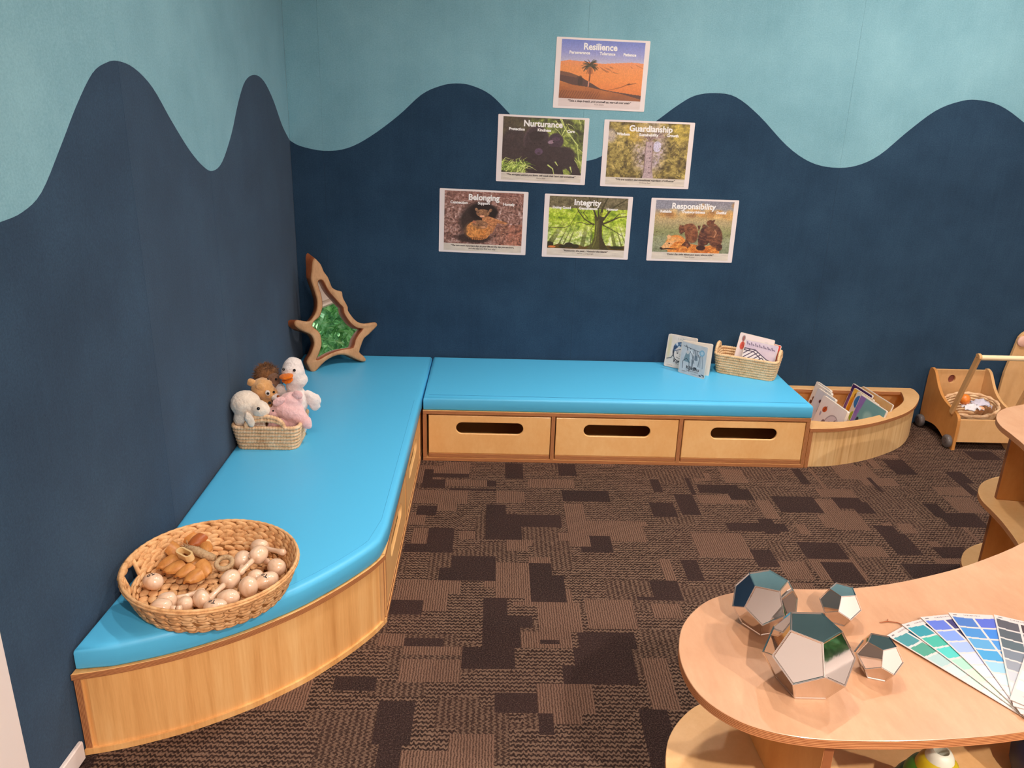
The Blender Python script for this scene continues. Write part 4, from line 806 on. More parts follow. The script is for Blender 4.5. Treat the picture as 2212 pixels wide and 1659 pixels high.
def greatree():
    A = Art(PW, PH, seed=7); U, V = A.U, A.V; n = A.fbm(10, 9, 5, 31); n2 = A.fbm(30, 26, 3, 33)
    A.fill(n*.6+n2*.4, [(.2, (84, 112, 30)), (.42, (150, 180, 40)), (.6, (196, 216, 74)), (.85, (236, 244, 170))])
    ang_ = (U-.60)/(V+.55); ray = A.fbm(2, 2, 1, 3)*0+(np.sin(ang_*90+3*np.sin(ang_*23))*.5+.5); lo = np.clip((V-.45)*2.6, 0, 1)*(np.abs(U-.64) > .07); A.put(lo*.8*np.clip(n2*1.2, 0, 1), (240, 242, 216)); A.put(lo*(ray > .80)*.75, (84, 92, 40))
    A.put((V < .22)*.92*np.ones_like(U), A.ramp(n2, [(.2, (84, 74, 58)), (.8, (124, 112, 90))]))
    gr = V > .93+.02*np.sin(U*30); A.put(gr*1.0, (96, 76, 36)); 
    for e in ((.03, .93, .05, .06), (.28, .93, .06, .05), (.36, .95, .05, .04), (.9, .95, .1, .03), (.2, .96, .05, .03)): A.put(A.ell(*e), (46, 48, 30))
    A.put(A.ell(.06, .97, .05, .02), (220, 130, 70)); A.put(A.ell(.66, .96, .06, .03), (196, 140, 70)); tr = (64, 62, 36)
    A.put(A.poly([(.58, .36), (.71, .36), (.69, .55), (.70, .75), (.75, .9), (.82, 1), (.5, 1), (.57, .88), (.60, .75), (.60, .5)]), (88, 86, 46)); A.put(A.poly([(.65, .36), (.71, .36), (.69, .55), (.70, .75), (.75, .9), (.80, 1), (.68, 1), (.66, .7)])*.7, (56, 48, 34)); A.put(A.line([(.625, .45), (.62, .8), (.59, .95)], .006)*.6, (140, 146, 70))
    for P, w in (([(.62, .42), (.56, .2), (.5, 0)], .014), ([(.66, .4), (.68, .2), (.74, 0)], .018), ([(.64, .4), (.62, .15), (.6, 0)], .010), ([(.7, .42), (.8, .2), (.98, .02)], .013), ([(.58, .52), (.46, .42), (.38, .28), (.34, .18)], .009), ([(.58, .5), (.5, .52), (.42, .48), (.36, .5)], .006), ([(.7, .5), (.82, .42), (.9, .36), (1, .34)], .012), ([(.82, .42), (.9, .3), (.98, .28)], .006), ([(.7, .52), (.82, .6), (.96, .72)], .007), ([(.0, .6), (.2, .6), (.28, .55), (.33, .4), (.38, .25)], .004), ([(.3, .15), (.4, .1), (.5, .12)], .004), ([(.5, .4), (.44, .3), (.48, .2)], .005), ([(.6, .5), (.54, .62), (.57, .66)], .003), ([(.76, .3), (.72, .1)], .006), ([(.88, .16), (.96, .1)], .004)): A.put(A.line(P, w, w*.4), tr)
    A.put(A.ell(.68, .32, .03, .04)*n*1.2, (210, 220, 60)); return A
def bears():
    A = Art(PW, PH, seed=9); U, V = A.U, A.V; n = A.fbm(5, 12, 4, 41); n2 = A.fbm(26, 30, 3, 44); n3 = A.fbm(9, 9, 3, 46)
    A.fill(V, [(0, (140, 138, 150)), (.15, (152, 150, 156)), (.3, (196, 164, 110)), (.42, (176, 158, 116)), (.6, (136, 142, 92)), (.85, (128, 138, 106)), (1, (110, 122, 92))])
    for i in range(26): r = random.Random(i); A.put(A.ell(r.uniform(.0, .75)**.8+.25 if i % 2 else r.uniform(0, 1), r.uniform(.2, .30) if i % 2 == 0 else r.uniform(.05, .25)+.02, .05, .06, 0, .8)*(.75), r.choice([(222, 174, 104), (204, 150, 84), (150, 104, 66), (234, 196, 130)]) if (i % 2 == 0 or r.random() > .0) else 0)
    A.put(A.poly([(0, 0), (.62, 0), (.55, .12), (.3, .15), (0, .17)])*.85, (142, 144, 158)); A.put(n2*.28*(V > .3), (206, 196, 160)); A.put((V > .68)*n2*.25, (196, 200, 190))
    O = (226, 144, 70); 
    A.put(A.ell(.30, .82, .13, .16), O); A.put(A.poly([(.17, .80), (.10, .93), (.12, .955), (.3, .96), (.3, .78)]), (232, 176, 120)); A.put(A.ell(.205, .70, .025, .04), (240, 184, 130)); A.put(A.poly([(.34, .72), (.45, .82), (.55, .84), (.62, .95), (.65, .88), (.76, .84), (.88, .92), (.88, 1), (.2, 1), (.2, .94)]), O); A.put(np.clip((n2-.4)*1.8, 0, .7)*A.poly([(.30, .70), (.45, .82), (.88, .90), (.88, 1), (.25, 1)]), (176, 86, 34)); A.put(np.clip((.45-n2)*1.8, 0, .6)*A.poly([(.30, .74), (.45, .84), (.88, .92), (.88, 1), (.25, 1)]), (244, 180, 96)); A.put(A.line([(.12, .945), (.2, .93), (.31, .935)], .009, .005), (50, 30, 26)); A.put(A.ell(.115, .925, .02, .018), (30, 20, 22)); A.put(A.ell(.215, .83, .011, .014), (40, 24, 20)); A.put(A.ell(.27, .75, .09, .05)*.5, (246, 200, 140))
    D = (100, 58, 44)
    A.put(A.ell(.49, .62, .085, .19, -.12), (124, 74, 52)); A.put(A.ell(.365, .53, .045, .06), D); A.put(A.poly([(.325, .44), (.345, .48), (.42, .47), (.44, .56), (.36, .64), (.33, .62), (.33, .54)]), D); A.put(A.ell(.44, .5, .06, .06), (130, 80, 56)); A.put(A.poly([(.42, .7), (.5, .86), (.46, .92), (.44, .88), (.37, .86), (.42, .78)]), D)
    A.put(A.ell(.65, .68, .065, .22, .08), (76, 44, 42)); A.put(A.ell(.63, .9, .06, .05), (56, 34, 36)); A.put(A.poly([(.56, .47), (.60, .47), (.59, .56), (.575, .56)]), (80, 46, 40)); A.put(A.ell(.64, .48, .02, .04), (80, 46, 40))
    A.put(A.ell(.80, .67, .095, .22, -.12), (104, 64, 50)); A.put(A.ell(.72, .415, .048, .06), (110, 64, 46)); A.put(A.ell(.76, .50, .06, .08), (120, 78, 58)); A.put(A.ell(.765, .37, .014, .02), (90, 52, 40)); A.put(A.poly([(.70, .66), (.76, .7), (.71, .84), (.67, .84)]), (96, 58, 46)); A.put(A.ell(.87, .88, .04, .07), (72, 44, 40)); br = (A.a[..., 0] < 140)*(A.a[..., 0]-A.a[..., 2] > 26)*(V > .36); A.put(br*np.clip((n2-.45)*1.6, 0, .55), (176, 116, 78)); A.put(br*np.clip((.42-n2)*1.6, 0, .5), (52, 30, 28)); A.put(A.line([(.79, .55), (.81, .6), (.79, .68)], .008)*.8, (210, 150, 110))
    return A
POST = [(1.442, 1.688, -.016, desert, 'Resilience', ('Perseverance', 'Tolerance', 'Patience'), (-.105, .022, .124), ['\u201cTake a deep breath, pick yourself up, start all over again\u201d', 'Frank Sinatra'], 'desert palm poster headed Resilience, topmost of the pyramid of posters', -.012),
 (1.185, 1.348, -.018, gorilla, 'Nurturance', ('Protection', 'Kindness', 'Care'), (-.124, .005, .130), ['\u201cThe strongest person you know, still needs their hand held sometimes\u201d', 'Sharon Read'], 'gorilla poster headed Nurturance, left one of the middle row', -.002),
 (1.683, 1.340, -.008, kauri, 'Guardianship', ('Wisdom', 'Sustainability', 'Growth'), (-.120, .0, .113), ['\u201cWe are nothing, but transitional guardians of influence\u201d', 'Dr Denny Read'], 'forest trunk poster headed Guardianship, right one of the middle row', .008),
 (.912, 1.003, -.018, squirrels, 'Belonging', ('Connection', 'Support', 'Homely'), (-.119, .0, .121), ['\u201cThe two most important days in your life are the day you are born,', 'and the day you find out why\u201d'], 'poster of two squirrels in a hollow headed Belonging, left end of the bottom row', .0),
 (1.418, .992, -.012, greatree, 'Integrity', ('Doing Good', 'Genuineness', 'Honour'), (-.128, .0, .117), ['\u201cHonouring the past... Visioning the future\u201d', 'Novelist and Playwright'], 'green spreading tree poster headed Integrity, middle of the bottom row', -.005),
 (1.935, .988, -.003, bears, 'Responsibility', ('Reliable', 'Trustworthiness', 'Dutiful'), (-.138, -.005, .133), ['\u201cDoing the right things and doing things right\u201d', 'Peter Drucker'], 'poster of bear cubs riding a swimming bear headed Responsibility, right end of the bottom row', -.005)]
for (x, z, a, fn, head, words, wx, cap, label, tx) in POST:
    t = thing('poster', label, 'poster', (x, -.0008, z), 0, 'values posters on the back wall'); t.rotation_euler = (PI/2, 0, 0)
    t.matrix_world = T(x, -.0008, z) @ Matrix.Rotation(-a, 4, 'Y') @ Matrix.Rotation(PI/2, 4, 'X')
    k = MB(); k.prism(rrect(-.213, -.1525, .213, .1525, .004, 3), 0, .0012); k.build('laminated_sheet', M['paper'], t)
    art_mesh('picture', fin(fn, .12 if fn is desert else .38), .380, .252, t, T(.001, .0178, .0015))
    cs = Art(40, 6, (224, 214, 206)); nn = cs.fbm(8, 3, 3, int(x*100)); cs.fill(nn, [(0, (206, 196, 184) if head != 'Resilience' else (222, 206, 202)), (1, (232, 222, 206) if head != 'Resilience' else (230, 214, 210))]); art_mesh('caption_strip', cs, .380, .034, t, T(.001, -.1262, .0015))
    text(head, .0385, 'wink', t, T(tx, .116, .0022), 'heading', .0012)
    for w, dx in zip(words, wx): text(w, .0175, 'wink', t, T(dx, .0895, .0022), 'value_word', .0007)
    two = head == 'Belonging'
    text(cap[0], .0125 if len(cap[0]) < 62 else .0112, 'ink', t, T(0, -.118, .0022), 'quotation', .0003, .25); text(cap[1], .0112 if two else .0085, 'ink' if two else 'bink', t, T(0, -.1305, .0022), 'quotation' if two else 'attribution', .0001 if two else 0, .25)

# ------------------------------------------------ books
def book(label, TLc, w, u, Wd, Ht, th, art, texts=(), open_=False, group=None, cat='book', name='board_book'):
    # TLc is the top left corner of the front cover, w the direction along the top edge, u the up direction
    w = Vector(w).normalized(); u = Vector(u); u = (u-w*u.dot(w)).normalized(); nrm = w.cross(u)
    M4 = Matrix(((w.x, u.x, nrm.x, 0), (w.y, u.y, nrm.y, 0), (w.z, u.z, nrm.z, 0), (0, 0, 0, 1))); c = Vector(TLc)+w*Wd/2-u*Ht/2
    o = bpy.data.objects.new(name, None); COL.objects.link(o); o.empty_display_size = .02; o.matrix_world = T(*c) @ M4; tag(o, label, cat, group)
    out = rrect(-Wd/2, -Ht/2, Wd/2, Ht/2, .007, 4)
    k = MB(); k.prism(out, -.0022, 0); k.build('cover', M['board'], o)
    if not open_:
        k = MB(); k.prism(inset(out, .0006), -th+.0022, -.0024); k.build('pages', M['board'], o)
        k = MB(); k.prism(out, -th, -th+.0020); k.build('back_cover', M['board'], o)
    else:
        Mx = T(-Wd/2, 0, -.003) @ Matrix.Rotation(open_, 4, 'Y') @ T(Wd/2, 0, 0)
        k = MB(); k.prism(out, -.011, 0, M=Mx); k.build('pages', M['board'], o)
        Mx = T(-Wd/2, 0, -.004) @ Matrix.Rotation(open_*1.06, 4, 'Y') @ T(Wd/2, 0, -.012)
        k = MB(); k.prism(out, -.0022, 0, M=Mx); k.build('back_cover', M['board'], o)
        k = MB(); k.box((-Wd/2-.0012, -Ht/2+.002, -.010), (-Wd/2+.0006, Ht/2-.002, 0)); k.build('spine', M['board'], o)
    art_mesh('cover_picture', art, Wd-.006, Ht-.006, o, T(0, 0, .0004))
    for (b_, sz, x, y, ml, bo) in texts: text(b_, sz, ml, o, T(x, y, .0009), 'title', bo)
    return o
CW = 90
def cover_child():
    A = Art(CW, 100, (226, 216, 208)); n = A.fbm(5, 5, 3, 2); A.fill(n, [(0, (216, 208, 198)), (1, (234, 224, 214))]); A.put(A.ell(.08, .4, .06, .35, 0, 1)*.4, (206, 190, 110))
    A.put(A.poly([(.02, .78), (.15, .68), (.35, .66), (.7, .72), (1, .8), (1, .9), (0, .9)])*.35, (186, 196, 200))
    A.put(A.ell(.48, .50, .26, .27, 0, .06), (60, 66, 78)); A.put(A.ell(.48, .38, .25, .20, 0, .05), (92, 124, 158)); w = A.fbm(16, 16, 2, 5); A.put(A.ell(.48, .37, .24, .19, 0, .05)*(w > .52), (214, 222, 230)); A.put(A.ell(.48, .37, .24, .19, 0, .05)*(w < .3), (50, 66, 96))
    A.put(A.ell(.49, .56, .21, .22, 0, .06), (232, 222, 214)); A.put(A.line([(.28, .48), (.5, .41), (.72, .49)], .012), (70, 84, 110))
    for x in (.40, .60): A.put(A.ell(x, .54, .035, .018, 0, .3), (50, 46, 50)); A.put(A.line([(x-.05, .50), (x+.05, .495)], .006), (90, 84, 84))
    A.put(A.line([(.38, .67), (.5, .70), (.62, .66)], .007), (70, 60, 62)); A.put(A.line([(.5, .56), (.52, .62), (.49, .63)], .005), (120, 108, 104)); A.put(A.line([(.26, .6), (.2, .72), (.05, .76)], .012), (60, 66, 74)); A.put(A.line([(.3, .72), (.5, .8), (.7, .74)], .008), (50, 52, 60))
    for i in range(6): A.put(A.line([(.35+.06*i, .06+.02*(i % 3)), (.38+.07*i, .12)], .004), (120, 126, 120))
    A.put(A.ell(.82, .24, .12, .1, 0, .08)*.5, (150, 160, 164)); A.put(A.ell(.82, .24, .10, .08, 0, .08), (222, 216, 210)); return A
def cover_cloak():
    A = Art(CW, 100, (206, 208, 210)); n = A.fbm(6, 6, 3, 7); A.fill(n, [(0, (196, 198, 200)), (1, (216, 216, 218))]); k_ = (62, 68, 76)
    A.put(A.line([(.08, .12), (.75, .2)], .008), k_)
    for P in ([(.18, .08), (.24, .2), (.24, .42)], [(.35, .15), (.36, .3)], [(.5, .18), (.5, .75)], [(.55, .2), (.62, .5)], [(.62, .2), (.64, .42)], [(.42, .3), (.55, .6)], [(.1, .62), (.12, .85)], [(.36, .62), (.4, .9)], [(.68, .3), (.72, .38)], [(.46, .5), (.5, .8)]): A.put(A.line(P, .011), k_)
    A.put(A.poly([(.2, .3), (.34, .3), (.38, .62), (.12, .6)]), (128, 150, 158)); A.put(A.ell(.26, .30, .06, .06, 0, .1), (214, 206, 200)); A.put(A.line([(.12, .6), (.24, .5), (.38, .62)], .01), k_); A.put(A.poly([(.55, .34), (.66, .34), (.68, .5), (.54, .5)])*.8, (110, 120, 130)); A.put(A.line([(.34, .2), (.5, .34)], .016), (240, 238, 236))
    A.put(A.ell(.82, .22, .1, .1, 0, .1), (130, 176, 200)); A.put(A.ell(.82, .22, .06, .06, 0, .2), (186, 206, 216)); A.put(A.poly([(.76, .32), (.84, .32), (.82, .7), (.72, .68)]), (180, 184, 188)); A.put(A.line([(.76, .32), (.72, .68)], .01), (90, 98, 104)); A.put(A.line([(.86, .32), (.9, .7)], .014), (140, 150, 156))
    A.put(A.poly([(.56, .72), (.68, .72), (.68, .79), (.56, .79)]), (70, 74, 78)); A.put(A.poly([(.74, .86), (1, .9), (1, 1), (.8, .96)])*(A.fbm(20, 20, 2, 3) > .45), (54, 70, 80)); return A
u45 = (.0, .06, 1)
book('grey and white board book showing a child in a patterned blue hood, half hidden', (1.857, -.058, .4795), (.83, -.56, 0), (.0, .22, 1), .150, .165, .016, cover_child(), [('Kanohi', .023, .004, -.047, 'ink', .0006), ('My Face', .011, .004, -.061, 'bink', 0), ('Kitty Brown', .006, -.045, -.072, 'bink', 0)], group='board books on the back cushion')
book('half open board book titled K\u0101kahu with grey drawings of clothes on the blue cushion', (1.902, -.166, .4755), (.70, -.714, 0), (.03, .04, 1), .148, .161, .016, cover_cloak(), [('K\u0101kahu', .024, .004, -.044, 'ink', .0006), ('Getting Dressed', .010, .004, -.058, 'bink', 0), ('Kitty Brown', .006, -.04, -.066, 'bink', 0), ('Kirsten Parkinson', .006, .02, -.070, 'bink', 0)], open_=.42, group='board books on the back cushion')
# books in the pale basket
def cover_star():
    A = Art(80, 70, (236, 222, 220)); A.put(A.ell(.13, .36, .07, .12, 0, .15), (222, 92, 76)); A.put(A.ell(.12, .14, .05, .09, 0, .3), (150, 130, 128)); A.put(A.line([(.12, .1), (.12, .36)], .01), (170, 60, 50)); A.put(A.ell(.8, .2, .1, .1, 0, .1)*.4, (190, 180, 190)); return A
def cover_bird():
    A = Art(100, 80, (212, 198, 212)); n = A.fbm(5, 5, 3, 8); A.fill(n, [(0, (200, 184, 206)), (1, (226, 212, 220))]); body = A.poly([(0, .30), (.35, .30), (.6, .45), (.75, .55), (.85, .58), (.88, .75), (.78, .9), (.6, 1), (0, 1)])
    A.put(body, (238, 234, 236)); st = (np.sin((A.U+A.V*1.05)*40) > .55)*body*(A.U < .6); A.put(st.astype(float), (96, 86, 110)); 
    for P in ([(0, .29), (.35, .29), (.58, .44), (.74, .54), (.86, .58), (.88, .75), (.78, .9), (.6, 1)], [(0, .36), (.3, .36), (.55, .54), (.6, .75), (.7, .95)], [(.6, .52), (.7, .62), (.66, .8)]): A.put(A.line(P, .013), (70, 62, 84))
    A.put(A.ell(.74, .72, .07, .09, 0, .1), (110, 100, 126)); A.put(A.ell(.75, .73, .03, .045, 0, .2), (24, 18, 28))
    r = random.Random(1)
    for i in range(14): x = .05+i*.065; A.put(A.line([(x, .06+.05*(i % 2)+.06*x), (x+.03, .14+.06*x)], .012), (96, 84, 110))
    return A
wv = Vector((math.cos(math.radians(-27)), math.sin(math.radians(-27)), 0)); bk = Vector((-wv.y, wv.x, 0)); bc = Vector((2.236, -.170, 0))
def inb(a, b_, z): p = bc+wv*a+bk*b_; return (p.x, p.y, z)
book('white book with a red star shape on its cover, leaning in the pale basket', inb(-.056, .034, .512), wv*1+Vector((0, 0, -.10)), bk*.30+Vector((0, 0, 1)), .170, .172, .008, cover_star(), group='picture books in the pale basket')
book('lilac picture book with a striped bird drawing, in front of the red star book', inb(-.022, .006, .489), wv*1+Vector((0, 0, -.07)), bk*.32+Vector((0, 0, 1)), .160, .146, .008, cover_bird(), group='picture books in the pale basket')
red = Art(30, 30, (214, 64, 56)); red.put(red.ell(.85, .35, .12, .2), (236, 150, 130))
book('bright red book at the right end of the pale basket', inb(.012, .050, .487), wv*1+Vector((0, 0, -.14)), bk*.42+Vector((0, 0, 1)), .135, .130, .008, red, group='picture books in the pale basket')
# books in the trough
def cov(base, blobs, seed=1):
    A = Art(70, 60, base); n = A.fbm(4, 4, 3, seed); A.put(n*.18, (255, 255, 255))
    for (kd, c, *p) in blobs:
        A.put({'e': A.ell, 'l': A.line, 'p': A.poly}[kd](*p), c)
    return A
g1 = 'white board books in the trough'; g2 = 'colourful books in the trough'
upv = (.26, -.02, 1)
w1 = (.16, -.98, -.02)
book('white board book at the back left of the trough with a blank cover edge', (2.655, -.036, .236), w1, upv, .135, .190, .013, cov((236, 226, 218), [('e', (150, 130, 120), .5, .6, .2, .1)]), group=g1)
book('white board book with brown birds, second from the wall in the trough', (2.636, -.075, .240), w1, upv, .150, .195, .013, cov((232, 224, 216), [('e', (120, 70, 52), .25, .42, .14, .07, .4), ('e', (96, 50, 40), .12, .5, .08, .05), ('e', (110, 64, 50), .36, .3, .05, .05), ('e', (196, 196, 206), .7, .14, .1, .14), ('l', (90, 60, 50), [(.2, .5), (.24, .62)], .01)]), group=g1)
book('pale grey board book with a long necked black bird on its cover', (2.616, -.155, .243), w1, upv, .165, .195, .013, cov((206, 206, 216), [('l', (50, 36, 50), [(.36, .25), (.42, .3), (.40, .55), (.44, .66)], .03, .02), ('e', (70, 50, 64), .34, .27, .05, .04), ('e', (190, 80, 70), .30, .27, .02, .015), ('e', (136, 150, 96), .2, .95, .3, .12)]), group=g1)
book('white board book with an orange butterfly and a grey leaf drawing, front of the trough', (2.604, -.262, .2425), w1, upv, .215, .200, .014, cov((234, 220, 216), [('e', (206, 90, 44), .24, .27, .09, .07, -.7), ('l', (120, 50, 30), [(.2, .34), (.29, .18)], .008), ('l', (120, 50, 30), [(.22, .22), (.27, .32)], .006), ('e', (170, 160, 176), .14, .42, .03, .06), ('e', (150, 130, 136), .62, .55, .24, .30, .5, .06), ('e', (216, 200, 204), .62, .55, .22, .28, .5, .06), ('e', (110, 80, 84), .56, .56, .07, .10, .3), ('l', (110, 90, 96), [(.44, .85), (.56, .6), (.75, .35)], .012), ('e', (166, 172, 70), .22, .72, .10, .09, .4), ('l', (120, 130, 50), [(.1, .7), (.22, .76), (.3, .6)], .015), ('e', (130, 110, 116), .36, .60, .08, .10), ('e', (110, 84, 90), .8, .85, .08, .05)], 4), group=g1)
book('dark purple picture book in the right group of the trough, farthest back', (2.838, -.055, .236), w1, upv, .175, .190, .007, cov((92, 50, 110), [('p', (72, 36, 92), [(0, 0), (1, 0), (1, .2), (0, .2)]), ('e', (196, 150, 200), .3, .12, .02, .03), ('e', (140, 90, 150), .15, .6, .1, .2)]), group=g2)
book('yellow and orange picture book behind the blue one in the trough', (2.822, -.112, .232), w1, upv, .170, .185, .007, cov((240, 176, 40), [('e', (226, 140, 30), .15, .5, .12, .3), ('e', (150, 100, 30), .16, .16, .04, .06), ('e', (200, 110, 30), .12, .85, .1, .12)]), group=g2)
book('white edged picture book with a bright blue shape and a green shape', (2.816, -.165, .232), w1, upv, .180, .185, .007, cov((224, 210, 190), [('e', (44, 112, 180), .17, .25, .15, .18), ('e', (176, 192, 60), .18, .68, .12, .14), ('e', (110, 90, 150), .5, .6, .2, .4)]), group=g2)
book('teal and violet picture book with small animals, front of the right group in the trough', (2.808, -.225, .236), w1, upv, .215, .195, .008, cov((130, 96, 170), [('p', (112, 160, 162), [(.22, .0), (1, .0), (1, 1), (.12, 1), (.14, .5)]), ('e', (150, 190, 186), .5, .4, .16, .14, 0, .6), ('e', (220, 160, 120), .14, .85, .06, .06), ('e', (40, 50, 70), .2, .62, .05, .09), ('e', (230, 220, 214), .84, .3, .05, .06), ('e', (60, 50, 60), .86, .42, .06, .05)], 6), group=g2)
book('thin tan book leaning behind the colourful books in the trough', (2.868, -.10, .238), w1, upv, .260, .190, .006, cov((214, 160, 96), []), group=g2)

# ------------------------------------------------ mirrored dodecahedra on the table
def dodeca(label, a, yaw, x, y, zt=.6206):
    t = thing('mirrored_dodecahedron', label, 'geometric shape', (x, y, zt), yaw, 'mirrored dodecahedra on the shelf top')
    R_ = a/(2*math.sin(PI/5)); phi = (1+5**.5)/2; h = a*2*1.1135163644; R2 = R_*phi; d = math.sqrt(a*a-(R2-R_)**2); P = []
    for r_, z, o in ((R_, h, 0), (R2, h-d, 0), (R2, d, 36), (R_, 0, 36)):
        for q in range(5): tt = math.radians(72*q+o); P.append(Vector((r_*math.cos(tt), r_*math.sin(tt), z)))
    F = [(0, 1, 2, 3, 4), (19, 18, 17, 16, 15)] + [(i, 5+i, 10+i, 5+(i+1) % 5, (i+1) % 5) for i in range(5)] + [(15+i, 15+(i+1) % 5, 10+(i+1) % 5, 5+(i+1) % 5, 10+i) for i in range(5)]
    cen = Vector((0, 0, h/2)); frame = MB(); rnd_ = random.Random(int(a*1e4))
    for f in F:
        c = sum((P[i] for i in f), Vector())/5; nn = (c-cen).normalized()
        q = [P[i] for i in f]; i1 = [p+(c-p)*.035 for p in q]; i2 = [p+(c-p)*.085-nn*.0016 for p in q]
        nq = 5; frame.add(q+i1+i2, [(k_, (k_+1) % 5, 5+(k_+1) % 5, 5+k_) for k_ in range(5)]+[(5+k_, 5+(k_+1) % 5, 10+(k_+1) % 5, 10+k_) for k_ in range(5)])
        k = MB(); w_ = nn.orthogonal()*rnd_.uniform(-.0004, .0004); k.add([p+nn*.0001 for p in i2]+[p-nn*.002 for p in i2], [(0, 1, 2, 3, 4), (9, 8, 7, 6, 5)]+[(k_, k_+5, (k_+1) % 5+5, (k_+1) % 5) for k_ in range(5)]); k.build('mirror_panel', M['chrome'], t)
    frame.build('frame', M['chrome'], t, bevel=.0012 if a > .04 else .0008)
    return t
dodeca('largest mirrored dodecahedron, front of the four silver shapes', .0562, .9221, 1.5443, -2.8159)
dodeca('second largest mirrored dodecahedron, at the back left of the silver shapes', .0463, 1.2206, 1.5221, -2.6418)
dodeca('small mirrored dodecahedron at the back edge, right of the second largest', .0308, 1.7058, 1.6844, -2.6197)
dodeca('small mirrored dodecahedron beside the tip of the colour fan', .0307, .6335, 1.6898, -2.7822)

# ------------------------------------------------ colour fan deck
t = thing('colour_fan_deck', 'fanned paint swatch deck in greens, blues and greys on the shelf top', 'colour swatches', (1.938, -2.875, .6206))
SW = [(123, [(60, 128, 134), (66, 140, 120), (156, 182, 180), (176, 196, 192), (176, 198, 188), (196, 210, 198), (214, 218, 208)], [(10, 84, 104), (14, 54, 78), (20, 80, 88), (92, 104, 104), (84, 98, 98), (110, 118, 116), (150, 150, 148)]),
 (111.2, [(40, 132, 146), (56, 160, 142), (68, 180, 172), (150, 196, 174), (176, 200, 176), (196, 210, 190), (214, 220, 206)], [(16, 40, 66), (20, 60, 76), (26, 84, 90), (60, 92, 92), (80, 104, 104), (110, 124, 120), (140, 146, 142)]),
 (99.7, [(84, 104, 190), (112, 140, 206), (144, 164, 212), (178, 186, 222), (204, 204, 226), (220, 216, 226), (228, 222, 226)], [(50, 40, 96), (34, 30, 70), (60, 60, 110), (100, 110, 150), (150, 156, 184), (180, 180, 196), (204, 200, 208)]),
 (85.6, [(62, 104, 172), (58, 124, 186), (76, 144, 190), (52, 140, 190), (136, 180, 200), (176, 200, 204), (196, 214, 214)], [(76, 92, 186), (48, 116, 196), (60, 130, 196), (58, 130, 180), (120, 160, 186), (160, 190, 200), (190, 208, 212)]),
 (66.1, [(76, 72, 80), (72, 78, 86), (74, 88, 96), (106, 114, 126), (132, 136, 146), (176, 178, 184), (196, 194, 196)], [(60, 44, 50), (58, 56, 62), (64, 70, 76), (96, 100, 108), (120, 122, 130), (160, 160, 166), (186, 184, 186)]),
 (50, [(120, 90, 80), (140, 112, 100), (160, 136, 124), (180, 160, 150), (200, 184, 176), (214, 202, 196), (224, 216, 210)], [(90, 60, 54), (110, 84, 76), (140, 112, 100), (160, 140, 130), (186, 170, 160), (204, 192, 186), (220, 210, 204)])]
for si_, (ang, c1, c2) in enumerate(SW):
    A = Art(60, 180, (200, 187, 183)); U, V = A.U, A.V; Vc = V*180+((U-.5)**2)*10
    for ci, cols in enumerate((c1, c2)):
        for ri, c in enumerate(cols):
            y0_ = 10+ri*21.5; A.put(((Vc > y0_) & (Vc < y0_+18.5) & (U > .03+ci*.49) & (U < .475+ci*.495)).astype(float), c)
    A.put(((V > .016) & (V < .030) & (U > .3) & (U < .68) & (np.sin(U*160) > -.2)).astype(float)*.7, (90, 84, 88)); A.put(A.ell(.12, .023, .05, .006)*.7, (70, 66, 70))
    for q in range(4): A.put(A.line([(.2+.12*q, .92+.01*(q % 2)), (.28+.12*q, .918+.01*(q % 2))], .008)*.6, (90, 84, 86))
    st = bpy.data.objects.new('swatch_strip', None)
    L_ = .285; dz = .0015+si_*.0022; cy_ = .263-L_/2
    Mx = rotz(math.radians(ang-90)) @ T(0, 0, dz) @ Matrix.Rotation(.012, 4, 'X')
    k = MB(); k.box((-.044, .263-L_, -.0005), (.044, .263, 0)); o = k.build('swatch_strip', M['board'], t, loc=None); o.matrix_local = Mx
    art_mesh('colour_chips', A, .088, L_, o, T(0, cy_, .0003)); bpy.data.objects.remove(st)
k = MB(); k.lathe([(.001, .0), (.0045, 0), (.0045, .018), (.003, .0195), (.001, .0195)], 16); k.build('rivet', M['chrome'], t, True, sharp=.6)
# twig, bowls, blue bowl
t_ = thing('twig', 'tiny dry twig on the shelf top behind the colour fan', 'twig', (1.80, -2.628, .6207))
k = MB(); k.tube([(-.035, -.004, .0012), (-.018, .0, .0012), (.0, -.003, .0012), (.012, -.012, .0012)], [.0008, .0013, .0011, .0006], 6); k.tube([(-.018, 0, .0012), (-.014, .006, .002)], .0008, 5); k.build('stem', M['bark'], t_)
t = thing('nesting_bowls', 'nested tower of green, yellow and white wooden bowls under the shelf top', 'toy', (1.806, -2.846, .3456), 0)
for i, (r_, z, ml) in enumerate(((.092, 0, 'sg5'), (.080, .030, 'sg4'), (.067, .056, 'sg3'), (.054, .080, 'sg2'), (.039, .100, 'sg1'), (.027, .116, 'sg0'))):
    k = MB(); k.lathe([(r_, z), (r_*.98, z+.016), (r_*.86, z+.030), (r_*.68, z+.038), (r_*.5, z+.040), (r_*.42, z+.032), (r_*.40, z+.004)], 40); k.build('bowl', M[ml], t, True, sharp=1.2)
t = thing('wooden_ball', 'dark navy wooden dome on the middle shelf at the right edge', 'toy', (2.095, -2.76, .3456))
k = MB(); k.lathe([(.06, 0), (.072, .03), (.075, .06), (.068, .095), (.05, .122), (.025, .138), (.001, .142)], 36); k.build('dome', M['sblue'], t, True, sharp=1.3)

